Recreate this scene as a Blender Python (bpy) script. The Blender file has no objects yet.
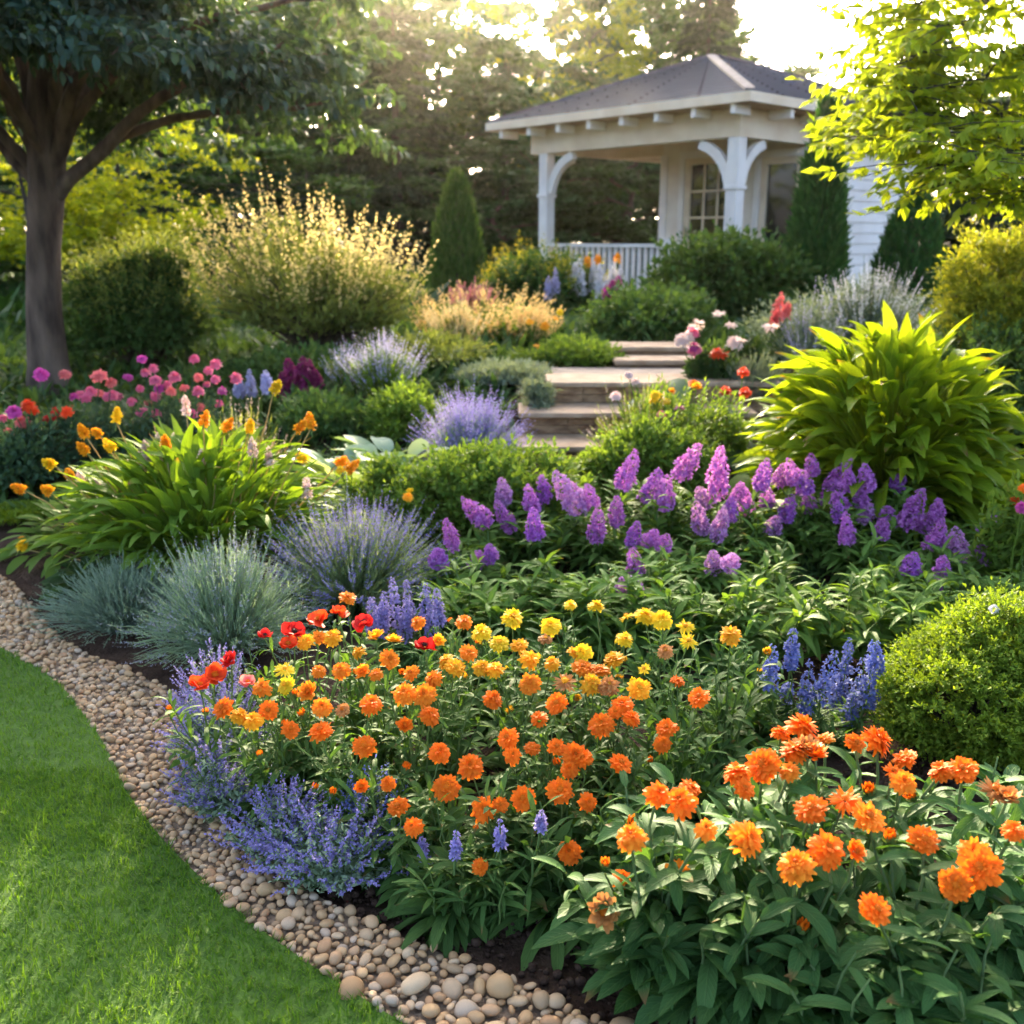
import bpy, math, random
import numpy as np
from mathutils import Vector, Matrix

SC = bpy.context.scene
COL = SC.collection
R = math.radians
PI = math.pi

# ------------------------------------------------------------------ camera, sky, sun, exposure
FPX, HOR, CAMZ = 995.0, 240.0, 1.5
PITCH = math.atan((512 - HOR) / FPX)
cam_d = bpy.data.cameras.new('camera')
cam_d.sensor_width = 36
cam_d.lens = FPX / 1024 * 36
cam_d.clip_start = 0.05
cam_d.clip_end = 2000
cam_d.dof.use_dof = True
cam_d.dof.focus_distance = 2.5
cam_d.dof.aperture_fstop = 3.6
cam = bpy.data.objects.new('camera', cam_d)
COL.objects.link(cam)
cam.location = (0, 0, CAMZ)
cam.rotation_euler = (PI / 2 - PITCH, 0, 0)
SC.camera = cam

SUN_EL, SUN_AZ = R(18.3), R(-2.5)
HAZE = 0.00032
w = bpy.data.worlds.new("World")
SC.world = w
w.use_nodes = True
nt = w.node_tree
nt.nodes.clear()
sky = nt.nodes.new('ShaderNodeTexSky')
sky.sky_type = 'NISHITA'
sky.sun_disc = False
sky.sun_elevation = SUN_EL
sky.sun_rotation = SUN_AZ
sky.air_density = 0.5
sky.dust_density = 5.0
sky.ozone_density = 0.6
bg = nt.nodes.new('ShaderNodeBackground')
bg.inputs[1].default_value = 0.15
wo = nt.nodes.new('ShaderNodeOutputWorld')
nt.links.new(sky.outputs[0], bg.inputs[0])
nt.links.new(bg.outputs[0], wo.inputs[0])

sl = bpy.data.lights.new('sun', 'SUN')
sl.energy = 3.0
sl.angle = R(0.5)
sl.color = (1.0, 0.83, 0.58)
sun = bpy.data.objects.new('sun', sl)
COL.objects.link(sun)
sdir = Vector((math.sin(SUN_AZ) * math.cos(SUN_EL), math.cos(SUN_AZ) * math.cos(SUN_EL), math.sin(SUN_EL)))
sun.rotation_euler = sdir.to_track_quat('Z', 'Y').to_euler()

SC.view_settings.view_transform = 'Standard'
SC.view_settings.look = 'None'
SC.view_settings.gamma = 1
SC.view_settings.exposure = 3.0
SC.render.film_transparent = False
cy = SC.cycles
cy.use_denoising = True
cy.max_bounces = 8
cy.diffuse_bounces = 4
cy.glossy_bounces = 2
cy.transmission_bounces = 6
cy.transparent_max_bounces = 8
cy.volume_bounces = 0
cy.use_adaptive_sampling = True
cy.adaptive_threshold = 0.02
cy.sample_clamp_indirect = 8

# ------------------------------------------------------------------ helpers
def smooth(a, b, x):
    t = np.clip((np.asarray(x, float) - a) / (b - a), 0, 1)
    return t * t * (3 - 2 * t)

def ter(x, y):
    x = np.asarray(x, float); y = np.asarray(y, float)
    b = np.interp(y, [-500, 4.2, 5.2, 6.2, 7.0, 9.0, 14, 60, 500], [0, 0, .10, .26, .42, .55, .6, .75, 1.0])
    return b * (.5 + .5 * smooth(-3.5, -.5, x))

def ray(px, py):
    xc = (px - 512) / FPX; yc = (512 - py) / FPX
    dy = math.cos(PITCH) + yc * math.sin(PITCH)
    return xc / dy, (-math.sin(PITCH) + yc * math.cos(PITCH)) / dy

def at(px, py, Y):
    a, b = ray(px, py)
    return Vector((a * Y, Y, CAMZ + b * Y))

def ground(px, py, H=None):
    a, b = ray(px, py)
    Y = np.arange(1.2, 40, .01)
    z = CAMZ + b * Y
    h = ter(a * Y, Y) if H is None else H(Y)
    k = np.argmax(z <= h)
    return Vector((a * Y[k], Y[k], z[k]))

def xat(px, Y, z=0.5):
    # x of the image column px at depth Y and height z
    v = Vector((0, Y, z - CAMZ))
    depth = v.y * math.cos(PITCH) - v.z * math.sin(PITCH)
    return (px - 512) / FPX * depth

class MB:
    def __init__(s):
        s.V, s.F, s.M, s.A, s.n = [], [], [], [], 0
    def add(s, V, F, mi=0, A=None):
        V = np.asarray(V, np.float32).reshape(-1, 3); F = np.asarray(F, np.int32).reshape(-1, 4)
        s.A.append(np.zeros((len(V), 3), np.float32) if A is None else np.asarray(A, np.float32).reshape(-1, 3)); s.V.append(V); s.F.append(F + s.n); s.M.append(np.full(len(F), mi, np.int32)); s.n += len(V)
    def box(s, a, b, mi=0):
        x0, y0, z0 = a; x1, y1, z1 = b
        V = [(x0,y0,z0),(x1,y0,z0),(x1,y1,z0),(x0,y1,z0),(x0,y0,z1),(x1,y0,z1),(x1,y1,z1),(x0,y1,z1)]
        s.add(V, [(0,3,2,1),(4,5,6,7),(0,1,5,4),(1,2,6,5),(2,3,7,6),(3,0,4,7)], mi)
    def bar(s, p, q, w_, h_, mi=0):
        # square bar from p to q; w_ across, h_ in the vertical sense
        p = np.array(p, float); q = np.array(q, float); d = q - p; d /= np.linalg.norm(d)
        up = np.array((0, 0, 1.)) if abs(d[2]) < .95 else np.array((0, 1., 0))
        sd = np.cross(d, up); sd /= np.linalg.norm(sd); up = np.cross(sd, d)
        V = [c + sd * w_ / 2 * i + up * h_ / 2 * j for c in (p, q) for i, j in ((-1,-1),(1,-1),(1,1),(-1,1))]
        s.add(V, [(0,1,2,3),(7,6,5,4),(0,4,5,1),(1,5,6,2),(2,6,7,3),(3,7,4,0)], mi)
    def tubes(s, P, Rd, sides=5, mi=0):
        P = np.asarray(P, float); Rd = np.asarray(Rd, float)
        N, M, _ = P.shape
        T = np.gradient(P, axis=1); T /= np.linalg.norm(T, axis=2, keepdims=True) + 1e-9
        ref = np.where(np.abs(T[..., 2:3]) > .9, np.array((1., 0, 0)), np.array((0, 0, 1.)))
        A = np.cross(T, ref); A /= np.linalg.norm(A, axis=2, keepdims=True) + 1e-9
        B = np.cross(T, A)
        th = np.arange(sides) * 2 * PI / sides
        V = P[:, :, None] + Rd[:, :, None, None] * (A[:, :, None] * np.cos(th)[:, None] + B[:, :, None] * np.sin(th)[:, None])
        n, m, k = np.meshgrid(np.arange(N), np.arange(M - 1), np.arange(sides), indexing='ij')
        k2 = (k + 1) % sides
        i = lambda mm, kk: (n * M + mm) * sides + kk
        F = np.stack([i(m, k), i(m, k2), i(m + 1, k2), i(m + 1, k)], -1)
        s.add(V, F, mi)
    def build(s, name, mats, parent=None, smooth_=True, loc=None):
        me = bpy.data.meshes.new(name)
        V = np.concatenate(s.V); F = np.concatenate(s.F); M = np.concatenate(s.M)
        me.vertices.add(len(V)); me.vertices.foreach_set('co', V.ravel())
        me.loops.add(F.size); me.loops.foreach_set('vertex_index', F.ravel())
        me.polygons.add(len(F)); me.polygons.foreach_set('loop_start', np.arange(len(F), dtype=np.int32) * 4)
        me.polygons.foreach_set('material_index', M)
        me.polygons.foreach_set('use_smooth', np.full(len(F), smooth_))
        A = np.concatenate(s.A)
        if A.any():
            at_ = me.attributes.new('lf', 'FLOAT_VECTOR', 'POINT'); at_.data.foreach_set('vector', A.ravel())
        me.update(calc_edges=True)
        for m in (mats if isinstance(mats, (list, tuple)) else [mats]):
            me.materials.append(m)
        return link(name, me, parent, loc)

def link(name, me, parent=None, loc=None):
    o = bpy.data.objects.new(name, me)
    COL.objects.link(o)
    if parent is not None: o.parent = parent
    if loc is not None: o.location = loc
    return o

def tag(o, label, cat, group=None, kind=None):
    if label: o['label'] = label
    if cat: o['category'] = cat
    if group: o['group'] = group
    if kind: o['kind'] = kind
    return o

def thing(name, label, cat, loc, group=None, rz=0):
    o = bpy.data.objects.new(name, None)
    o.empty_display_size = .1
    COL.objects.link(o)
    o.location = loc; o.rotation_euler = (0, 0, rz)
    return tag(o, label, cat, group)

def copy_thing(src, label, loc, rz=0, sc=1.0, group=None):
    r = src.copy(); COL.objects.link(r)
    r.location = loc; r.rotation_euler = (0, 0, rz)
    r.scale = (sc, sc, sc) if not hasattr(sc, '__len__') else sc
    r['label'] = label
    if group: r['group'] = group
    for ch in src.children:
        c = ch.copy(); COL.objects.link(c); c.parent = r
        for g in ch.children:
            d = g.copy(); COL.objects.link(d); d.parent = c
    return r

PROF = {
    'leaf':  ([0, .2, .45, .75, 1], [.12, .7, 1, .62, .02]),
    'oval':  ([0, .15, .4, .7, .9, 1], [.15, .75, 1, .85, .42, .03]),
    'blade': ([0, .3, .8, 1], [.75, 1, .5, .03]),
    'strap': ([0, .35, .7, .9, 1], [.55, .85, 1, .7, .05]),
    'petal': ([0, .4, .8, 1], [.25, .8, 1, .5]),
    'round': ([0, .15, .5, .85, 1], [.3, .8, 1, .75, .25]),
}

def blades(mb, base, head, a0, bend, L, W, nseg=3, prof='leaf', fold=0.0, roll=0.0, cols=3, mi=0):
    base = np.asarray(base, float).reshape(-1, 3); N = len(base)
    f = lambda v: np.broadcast_to(np.asarray(v, float), (N,))
    head, a0, bend, L, W, roll = map(f, (head, a0, bend, L, W, roll))
    u = np.linspace(0, 1, nseg + 1); um = (u[:-1] + u[1:]) / 2
    ang = a0[:, None] - bend[:, None] * um
    ds = (L / nseg)[:, None]
    z0 = np.zeros((N, 1))
    r = np.concatenate([z0, np.cumsum(np.cos(ang) * ds, 1)], 1)
    z = np.concatenate([z0, np.cumsum(np.sin(ang) * ds, 1)], 1)
    hx, hy = np.cos(head)[:, None], np.sin(head)[:, None]
    C = base[:, None] + np.stack([r * hx, r * hy, z], -1)
    av = a0[:, None] - bend[:, None] * u
    nrm = np.stack([-np.sin(av) * hx, -np.sin(av) * hy, np.cos(av)], -1)
    side = np.broadcast_to(np.stack([-hy, hx, 0 * hx], -1), nrm.shape)
    cr, sr = np.cos(roll)[:, None, None], np.sin(roll)[:, None, None]
    sd = side * cr + nrm * sr; nn = nrm * cr - side * sr
    wv = (W[:, None] * np.interp(u, *PROF[prof]))[..., None]
    cs = np.linspace(-1, 1, cols)
    V = np.stack([C + sd * wv * .5 * c + nn * wv * fold * abs(c) for c in cs], 2)   # N, M, cols, 3
    M = nseg + 1
    n, m, c = np.meshgrid(np.arange(N), np.arange(nseg), np.arange(cols - 1), indexing='ij')
    i = lambda mm, cc: (n * M + mm) * cols + cc
    A = np.zeros(V.shape, np.float32); A[..., 0] = u[None, :, None]; A[..., 1] = np.abs(cs)[None, None, :]; A[..., 2] = 1
    mb.add(V, np.stack([i(m, c), i(m, c + 1), i(m + 1, c + 1), i(m + 1, c)], -1), mi, A)

def d2ha(D):
    D = D / (np.linalg.norm(D, axis=-1, keepdims=True) + 1e-9)
    return np.arctan2(D[..., 1], D[..., 0]), np.arcsin(np.clip(D[..., 2], -1, 1))

def sph(rng, n, zmin=-1.0, zmax=1.0):
    z = rng.uniform(zmin, zmax, n); t = rng.uniform(0, 2 * PI, n); s = np.sqrt(1 - z * z)
    return np.stack([s * np.cos(t), s * np.sin(t), z], -1)

def lobes(rng, D, k=9, amp=.3, sharp=4):
    c = sph(rng, k, -.3, 1); a = rng.uniform(.3, 1, k) * amp
    return 1 - amp * .55 + (a * np.clip(D @ c.T, 0, 1) ** sharp).sum(-1)

def shoots(mb, rng, O, E, m, L, W, t0=.35, spread=.8, sag=0.0, nseg=2, cols=2, prof='leaf', bend=.5, fold=.0, up=0.0, mi=0, jit=.3, taper=.3):
    """leaves set along shoots that run from O to E"""
    K = len(O)
    t = np.clip(np.linspace(t0, 1, m)[None] + rng.normal(0, .5 / m, (K, m)), t0 * .8, 1)
    Pp = O[:, None] + (E - O)[:, None] * t[..., None]
    Pp[..., 2] += sag * (t * (1 - t)) * np.linalg.norm(E - O, axis=1)[:, None]
    D = (E - O); D = D / (np.linalg.norm(D, axis=1, keepdims=True) + 1e-9)
    rnd = sph(rng, K * m).reshape(K, m, 3)
    tip = (t > .97)[..., None]
    D = D[:, None] * (1 - spread * np.where(tip, .2, .5)) + rnd * spread * np.where(tip, .3, 1)
    D[..., 2] += up
    h, a = d2ha(D)
    n = K * m
    Ls = L * rng.uniform(1 - jit, 1 + jit, n) * (1 - taper * (t.ravel() - t0) / (1 - t0 + 1e-6))
    blades(mb, Pp.reshape(-1, 3), h.ravel(), a.ravel(), rng.normal(bend, .3, n), Ls, W * Ls / L, nseg, prof, fold, rng.normal(0, .6, n), cols, mi)

def quad_sphere(n=3):
    g = np.linspace(-1, 1, n + 1); V, F = [], []
    for ax in range(3):
        for s in (-1, 1):
            b = len(V)
            for i in range(n + 1):
                for j in range(n + 1):
                    p = [0, 0, 0]; p[ax] = s; p[(ax + 1) % 3] = g[i] * s; p[(ax + 2) % 3] = g[j]
                    V.append(p)
            for i in range(n):
                for j in range(n):
                    q = b + i * (n + 1) + j
                    F.append((q, q + n + 1, q + n + 2, q + 1))
    V = np.array(V, float); V /= np.linalg.norm(V, axis=1, keepdims=True)
    key = {}; idx = []
    out = []
    for v in V:
        k = tuple(np.round(v, 5))
        if k not in key: key[k] = len(out); out.append(v)
        idx.append(key[k])
    return np.array(out), np.array(idx)[np.array(F)]

# ------------------------------------------------------------------ materials
def mat(name):
    m = bpy.data.materials.new(name); m.use_nodes = True
    t = m.node_tree; t.nodes.clear()
    def N(ty, **kw):
        n = t.nodes.new('ShaderNode' + ty)
        for k, v in kw.items():
            if isinstance(k, str) and hasattr(n, k): setattr(n, k, v)
        return n
    return m, t, N, t.links.new

def c4(c): return (c[0], c[1], c[2], 1)

def leaf_mat(name, c1, c2, tr=.4, tc=None, rough=.6, spec=.12, third=None, veins=0, brown=0, grad=0, patch=0, vary=.16):
    m, t, N, Lk = mat(name)
    g = N('NewGeometry'); ramp = N('ValToRGB')
    ramp.color_ramp.elements[0].color = c4(c1); ramp.color_ramp.elements[1].color = c4(c2)
    if third:
        e = ramp.color_ramp.elements.new(.9); e.color = c4(c2)
        ramp.color_ramp.elements[2].color = c4(third)
    fac = g.outputs['Random Per Island']
    if veins or brown or grad:
        at_ = N('Attribute'); at_.attribute_name = 'lf'; sx = N('SeparateXYZ'); Lk(at_.outputs['Vector'], sx.inputs[0])
    def M(op, a, b=None, c=None, clamp=False):
        n_ = N('Math', operation=op); n_.use_clamp = clamp
        for k_, v_ in enumerate((a, b, c)):
            if v_ is None: continue
            if isinstance(v_, (int, float)): n_.inputs[k_].default_value = v_
            else: Lk(v_, n_.inputs[k_])
        return n_.outputs[0]
    if grad:
        fac = M('ADD', M('MULTIPLY', fac, 1 - grad), M('MULTIPLY', sx.outputs[0], grad))
    if patch:
        pn = N('TexNoise'); pn.inputs['Scale'].default_value = 2.2; pn.inputs['Detail'].default_value = 4; Lk(g.outputs['Position'], pn.inputs[0])
        fac = M('ADD', M('MULTIPLY', fac, 1 - patch), M('MULTIPLY', M('MULTIPLY', M('SUBTRACT', pn.outputs[0], .3), 2.4, clamp=True), patch))
    Lk(fac, ramp.inputs[0])
    oi = N('ObjectInfo'); hs = N('HueSaturation'); mr = N('MapRange')
    mr.inputs['To Min'].default_value = 1 - vary; mr.inputs['To Max'].default_value = 1 + vary
    Lk(oi.outputs['Random'], mr.inputs[0]); Lk(mr.outputs[0], hs.inputs['Value']); colr = ramp.outputs[0]
    bmp = None
    if veins:
        rib = M('SUBTRACT', 1, M('MULTIPLY', sx.outputs[1], 9), clamp=True)
        side = M('SINE', M('MULTIPLY', M('SUBTRACT', sx.outputs[0], M('MULTIPLY', sx.outputs[1], .22)), 62))
        side = M('MULTIPLY', M('POWER', M('MAXIMUM', side, 0), 6), .45)
        vf = M('MULTIPLY', M('MAXIMUM', rib, side), veins * .5)
        mv = N('Mix', data_type='RGBA'); Lk(vf, mv.inputs[0]); Lk(colr, mv.inputs[6]); mv.inputs[7].default_value = (min(1, c2[0] * 2.0), min(1, c2[1] * 1.7), c2[2] * 2, 1); colr = mv.outputs[2]
        bmp = N('Bump'); bmp.inputs['Strength'].default_value = .5; bmp.inputs['Distance'].default_value = .004; bmp.invert = True
        Lk(M('MAXIMUM', rib, side), bmp.inputs['Height'])
    if brown:
        r7 = M('FRACT', M('MULTIPLY', g.outputs['Random Per Island'], 37.7))
        bf = M('MULTIPLY', M('MULTIPLY', M('SUBTRACT', sx.outputs[0], .78), 6, clamp=True), M('GREATER_THAN', r7, 1 - brown))
        mw = N('Mix', data_type='RGBA'); Lk(bf, mw.inputs[0]); Lk(colr, mw.inputs[6]); mw.inputs[7].default_value = (.20, .12, .04, 1); colr = mw.outputs[2]
    Lk(colr, hs.inputs['Color'])
    p = N('BsdfPrincipled'); p.inputs['Roughness'].default_value = rough; p.inputs['Specular IOR Level'].default_value = spec
    Lk(hs.outputs[0], p.inputs['Base Color'])
    if bmp: Lk(bmp.outputs[0], p.inputs['Normal'])
    tl = N('BsdfTranslucent'); mx = N('MixShader'); mx.inputs[0].default_value = tr
    mul = N('Mix', data_type='RGBA', blend_type='MULTIPLY'); mul.inputs[0].default_value = 1
    mul.inputs[7].default_value = c4(tc or (1.9, 1.6, .6))
    Lk(hs.outputs[0], mul.inputs[6]); Lk(mul.outputs[2], tl.inputs[0])
    o = N('OutputMaterial'); Lk(p.outputs[0], mx.inputs[1]); Lk(tl.outputs[0], mx.inputs[2]); Lk(mx.outputs[0], o.inputs[0])
    return m

def petal_mat(name, c1, c2, tr=.35, tc=(1.15, 1.1, 1.0)):
    return leaf_mat(name, c1, c2, tr, tc, .6, .15, grad=.5)

def solid_mat(name, c1, c2, scale=8, rough=.7, bump=.2, bscale=None, coord='Object', detail=6, spec=.3, stretch=(1, 1, 1), lo=.35, hi=.65):
    m, t, N, Lk = mat(name)
    tc = N('TexCoord'); mp = N('Mapping'); mp.inputs['Scale'].default_value = stretch
    Lk(tc.outputs[coord], mp.inputs[0])
    n1 = N('TexNoise'); n1.inputs['Scale'].default_value = scale; n1.inputs['Detail'].default_value = detail
    Lk(mp.outputs[0], n1.inputs[0])
    r = N('ValToRGB'); r.color_ramp.elements[0].color = c4(c1); r.color_ramp.elements[1].color = c4(c2)
    r.color_ramp.elements[0].position = lo; r.color_ramp.elements[1].position = hi
    Lk(n1.outputs[0], r.inputs[0])
    p = N('BsdfPrincipled'); p.inputs['Roughness'].default_value = rough; p.inputs['Specular IOR Level'].default_value = spec
    Lk(r.outputs[0], p.inputs[0])
    if bump:
        n2 = N('TexNoise'); n2.inputs['Scale'].default_value = bscale or scale * 4; n2.inputs['Detail'].default_value = 8
        Lk(mp.outputs[0], n2.inputs[0])
        b = N('Bump'); b.inputs['Strength'].default_value = bump; b.inputs['Distance'].default_value = .02
        Lk(n2.outputs[0], b.inputs['Height']); Lk(b.outputs[0], p.inputs['Normal'])
    o = N('OutputMaterial'); Lk(p.outputs[0], o.inputs[0])
    return m

def stone_mat(name):
    m, t, N, Lk = mat(name)
    g = N('NewGeometry'); oi = N('ObjectInfo'); ad = N('Math', operation='ADD'); fr = N('Math', operation='FRACT')
    Lk(g.outputs['Random Per Island'], ad.inputs[0]); Lk(oi.outputs['Random'], ad.inputs[1]); Lk(ad.outputs[0], fr.inputs[0])
    r = N('ValToRGB'); cr = r.color_ramp
    cols = [(.33, .19, .08), (.49, .32, .15), (.39, .22, .10), (.54, .39, .22), (.30, .20, .10), (.46, .29, .13), (.42, .32, .21)]
    cr.elements[0].color = c4(cols[0]); cr.elements[1].position = .95; cr.elements[1].color = c4(cols[-1])
    for k, c in enumerate(cols[1:-1]):
        e = cr.elements.new(.15 * (k + 1)); e.color = c4(c)
    Lk(fr.outputs[0], r.inputs[0])
    tc = N('TexCoord'); n1 = N('TexNoise'); n1.inputs['Scale'].default_value = 45; n1.inputs['Detail'].default_value = 6
    Lk(tc.outputs['Object'], n1.inputs[0])
    mx = N('Mix', data_type='RGBA', blend_type='OVERLAY'); mx.inputs[0].default_value = .5
    Lk(r.outputs[0], mx.inputs[6]); Lk(n1.outputs[0], mx.inputs[7])
    p = N('BsdfPrincipled'); p.inputs['Roughness'].default_value = .65; p.inputs['Specular IOR Level'].default_value = .3
    b = N('Bump'); b.inputs['Strength'].default_value = .15; b.inputs['Distance'].default_value = .01
    Lk(n1.outputs[0], b.inputs['Height']); Lk(b.outputs[0], p.inputs['Normal'])
    Lk(mx.outputs[2], p.inputs[0]); o = N('OutputMaterial'); Lk(p.outputs[0], o.inputs[0])
    return m

G = {}
G['grass'] = leaf_mat('grass_blades', (.044, .12, .011), (.115, .22, .018), .45, (1.7, 1.5, .5), third=(.22, .26, .06), brown=.05, patch=.6)
G['lawn'] = solid_mat('lawn_soil', (.045, .10, .010), (.075, .15, .016), 30, .9, .3)
G['soil'] = solid_mat('garden_soil', (.035, .020, .012), (.085, .052, .032), 9, .95, .9, 60, spec=.1)
G['clod'] = solid_mat('soil_clods', (.04, .024, .015), (.09, .055, .035), 30, .95, .5, spec=.1)
G['pebble'] = stone_mat('pebble')
G['gravel_base'] = solid_mat('gravel_bed', (.16, .11, .065), (.32, .23, .14), 60, .9, .8, 120)
G['bark'] = solid_mat('bark', (.045, .029, .019), (.145, .10, .067), 9, .9, 1.0, 20, stretch=(1, 1, .25))
G['bark2'] = solid_mat('bark_red', (.03, .025, .02), (.075, .062, .05), 7, .9, .8, 16, stretch=(1, 1, .25))
G['twig'] = solid_mat('twig', (.05, .035, .02), (.11, .08, .045), 20, .85, .3)
G['stem'] = leaf_mat('green_stem', (.07, .13, .03), (.12, .19, .05), .15)
G['white'] = solid_mat('white_paint', (.70, .63, .54), (.80, .74, .65), 3, .55, .06, 40)
G['cream'] = solid_mat('cream_paint', (.66, .51, .33), (.76, .62, .43), 3, .55, .06, 40)
G['ceiling'] = solid_mat('ceiling_wood', (.36, .20, .10), (.48, .28, .15), 6, .6, .2, stretch=(1, 12, 1))
G['deck'] = solid_mat('deck_boards', (.30, .26, .22), (.42, .37, .32), 6, .7, .3, stretch=(12, 1, 1))
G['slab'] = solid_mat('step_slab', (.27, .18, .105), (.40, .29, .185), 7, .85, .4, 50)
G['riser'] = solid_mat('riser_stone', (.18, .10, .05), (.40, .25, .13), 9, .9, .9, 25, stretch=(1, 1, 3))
G['path'] = solid_mat('path_stone', (.20, .155, .115), (.31, .25, .19), 5, .9, .4, 60)
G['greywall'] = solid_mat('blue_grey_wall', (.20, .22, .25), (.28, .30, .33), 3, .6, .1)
G['brass'] = solid_mat('handle_metal', (.25, .2, .12), (.3, .25, .15), 3, .35, 0, spec=.6)

# ------------------------------------------------------------------ ground, lawn, gravel border, pebbles
def axis(a, b, dense0, dense1, d, far):
    mid = np.arange(dense0, dense1 + d, d)
    lo = dense0 - np.geomspace(d, dense0 - a, far); hi = mid[-1] + np.geomspace(d, b - mid[-1], far)
    return np.concatenate([lo[::-1], mid, hi])
gx = axis(-300, 300, -8, 8, .25, 16); gy = axis(-60, 400, 1, 20, .25, 16)
X, Y = np.meshgrid(gx, gy, indexing='ij')
Z = ter(X, Y) + np.where((Y > 1.5) & (Y < 4.2), .012 * np.sin(X * 5 + Y * 3) * np.sin(Y * 6 - X * 2), 0) - .015
Z = np.where(Y < 4.5, np.minimum(Z, -.006), Z)
mb = MB()
i, j = np.meshgrid(np.arange(len(gx) - 1), np.arange(len(gy) - 1), indexing='ij')
q = lambda a, b: a * len(gy) + b
mb.add(np.stack([X, Y, Z], -1), np.stack([q(i, j), q(i + 1, j), q(i + 1, j + 1), q(i, j + 1)], -1))
tag(mb.build('ground', G['soil']), 'dark brown garden soil of the sloping flower beds', None, kind='structure')

def gpt(p):
    a, b = ray(*p); s = -CAMZ / b
    return np.array((a * s, s))
def curve(pts, n=24):
    pts = np.array(pts); out = []
    ext = np.concatenate([[2 * pts[0] - pts[1]], pts, [2 * pts[-1] - pts[-2]]])
    for k in range(len(pts) - 1):
        p0, p1, p2, p3 = ext[k:k + 4]
        for t in np.linspace(0, 1, n, endpoint=False):
            out.append(.5 * ((2 * p1) + (p2 - p0) * t + (2 * p0 - 5 * p1 + 4 * p2 - p3) * t * t + (3 * p1 - p0 - 3 * p2 + p3) * t ** 3))
    out.append(pts[-1])
    return np.array(out)
lawn_e = curve([(-9, 3.2), (-5, 4.05), (-2.6, 4.0)] + [gpt(p) for p in [(0, 650), (55, 683), (100, 740), (140, 815), (215, 895), (300, 962), (400, 1026)]] + [np.array((.35, 1.2)), np.array((1.2, .6))], 12)
bed_e = curve([(-9, 4.6), (-5, 5.0), (-3.2, 4.95)] + [gpt(p) for p in [(0, 576), (60, 640), (130, 672), (195, 712), (225, 790), (262, 850), (330, 905), (430, 950), (530, 990), (600, 1026)]] + [np.array((.75, 1.35)), np.array((1.5, .8))], 12)

def strip(A, B, n, k=120):
    # quads between two curves resampled to the same count
    def rs(Cv):
        s = np.concatenate([[0], np.cumsum(np.linalg.norm(np.diff(Cv, axis=0), axis=1))]); u = np.linspace(0, s[-1], k)
        return np.stack([np.interp(u, s, Cv[:, 0]), np.interp(u, s, Cv[:, 1])], -1)
    a, b = rs(A), rs(B); t = np.linspace(0, 1, n + 1)
    P = a[:, None] * (1 - t)[None, :, None] + b[:, None] * t[None, :, None]
    i, j = np.meshgrid(np.arange(k - 1), np.arange(n), indexing='ij'); q = lambda x, y: x * (n + 1) + y
    return P, np.stack([q(i, j), q(i + 1, j), q(i + 1, j + 1), q(i, j + 1)], -1)

P, F = strip(lawn_e, np.array([(-9, -4), (-4, -4), (1.2, -1)]), 30)
mb = MB(); mb.add(np.concatenate([P.reshape(-1, 2), np.full((P.shape[0] * P.shape[1], 1), .012)], 1), F[:, :, ::-1])
tag(mb.build('lawn', G['lawn']), 'smooth green lawn curving along the pebble border', None, kind='structure')
P, F = strip(lawn_e, bed_e, 6)
mb = MB(); mb.add(np.concatenate([P.reshape(-1, 2), np.full((P.shape[0] * P.shape[1], 1), .004)], 1), F)
tag(mb.build('gravel_path', G['gravel_base']), 'beige gravel strip between lawn and beds', None, kind='structure')

def inside(poly, pts):
    x, y = pts[:, 0], pts[:, 1]; c = np.zeros(len(pts), bool); j = len(poly) - 1
    for i in range(len(poly)):
        xi, yi = poly[i]; xj, yj = poly[j]
        if yi != yj:
            c ^= ((yi > y) != (yj > y)) & (x < (xj - xi) * (y - yi) / (yj - yi) + xi)
        j = i
    return c
lawn_poly = np.concatenate([lawn_e, [(1.2, -4), (-9, -4)]])
path_poly = np.concatenate([lawn_e, bed_e[::-1]])

rng = np.random.default_rng(1)
pts = np.concatenate([rng.uniform((-2.2, 1.35), (.2, 2.6), (56000, 2)), rng.uniform((-3.4, 2.2), (-.3, 4.3), (70000, 2))])
pts = pts[inside(lawn_poly, pts)]
n = len(pts); tuft = np.sin(pts[:, 0] * 23 + 3 * np.sin(pts[:, 1] * 17)) * np.sin(pts[:, 1] * 21 + 2 * np.sin(pts[:, 0] * 13))
mb = MB()
blades(mb, np.c_[pts, np.full(n, .01)], rng.uniform(0, 2 * PI, n), rng.uniform(.8, 1.5, n), rng.uniform(.2, 1.3, n),
       (.024 + .004 * tuft) * rng.uniform(.7, 1.35, n), rng.uniform(.0022, .004, n), 2, 'blade', cols=2)
tag(mb.build('lawn_grass', G['grass']), 'short mown green grass of the curved lawn', None, kind='stuff')

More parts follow.
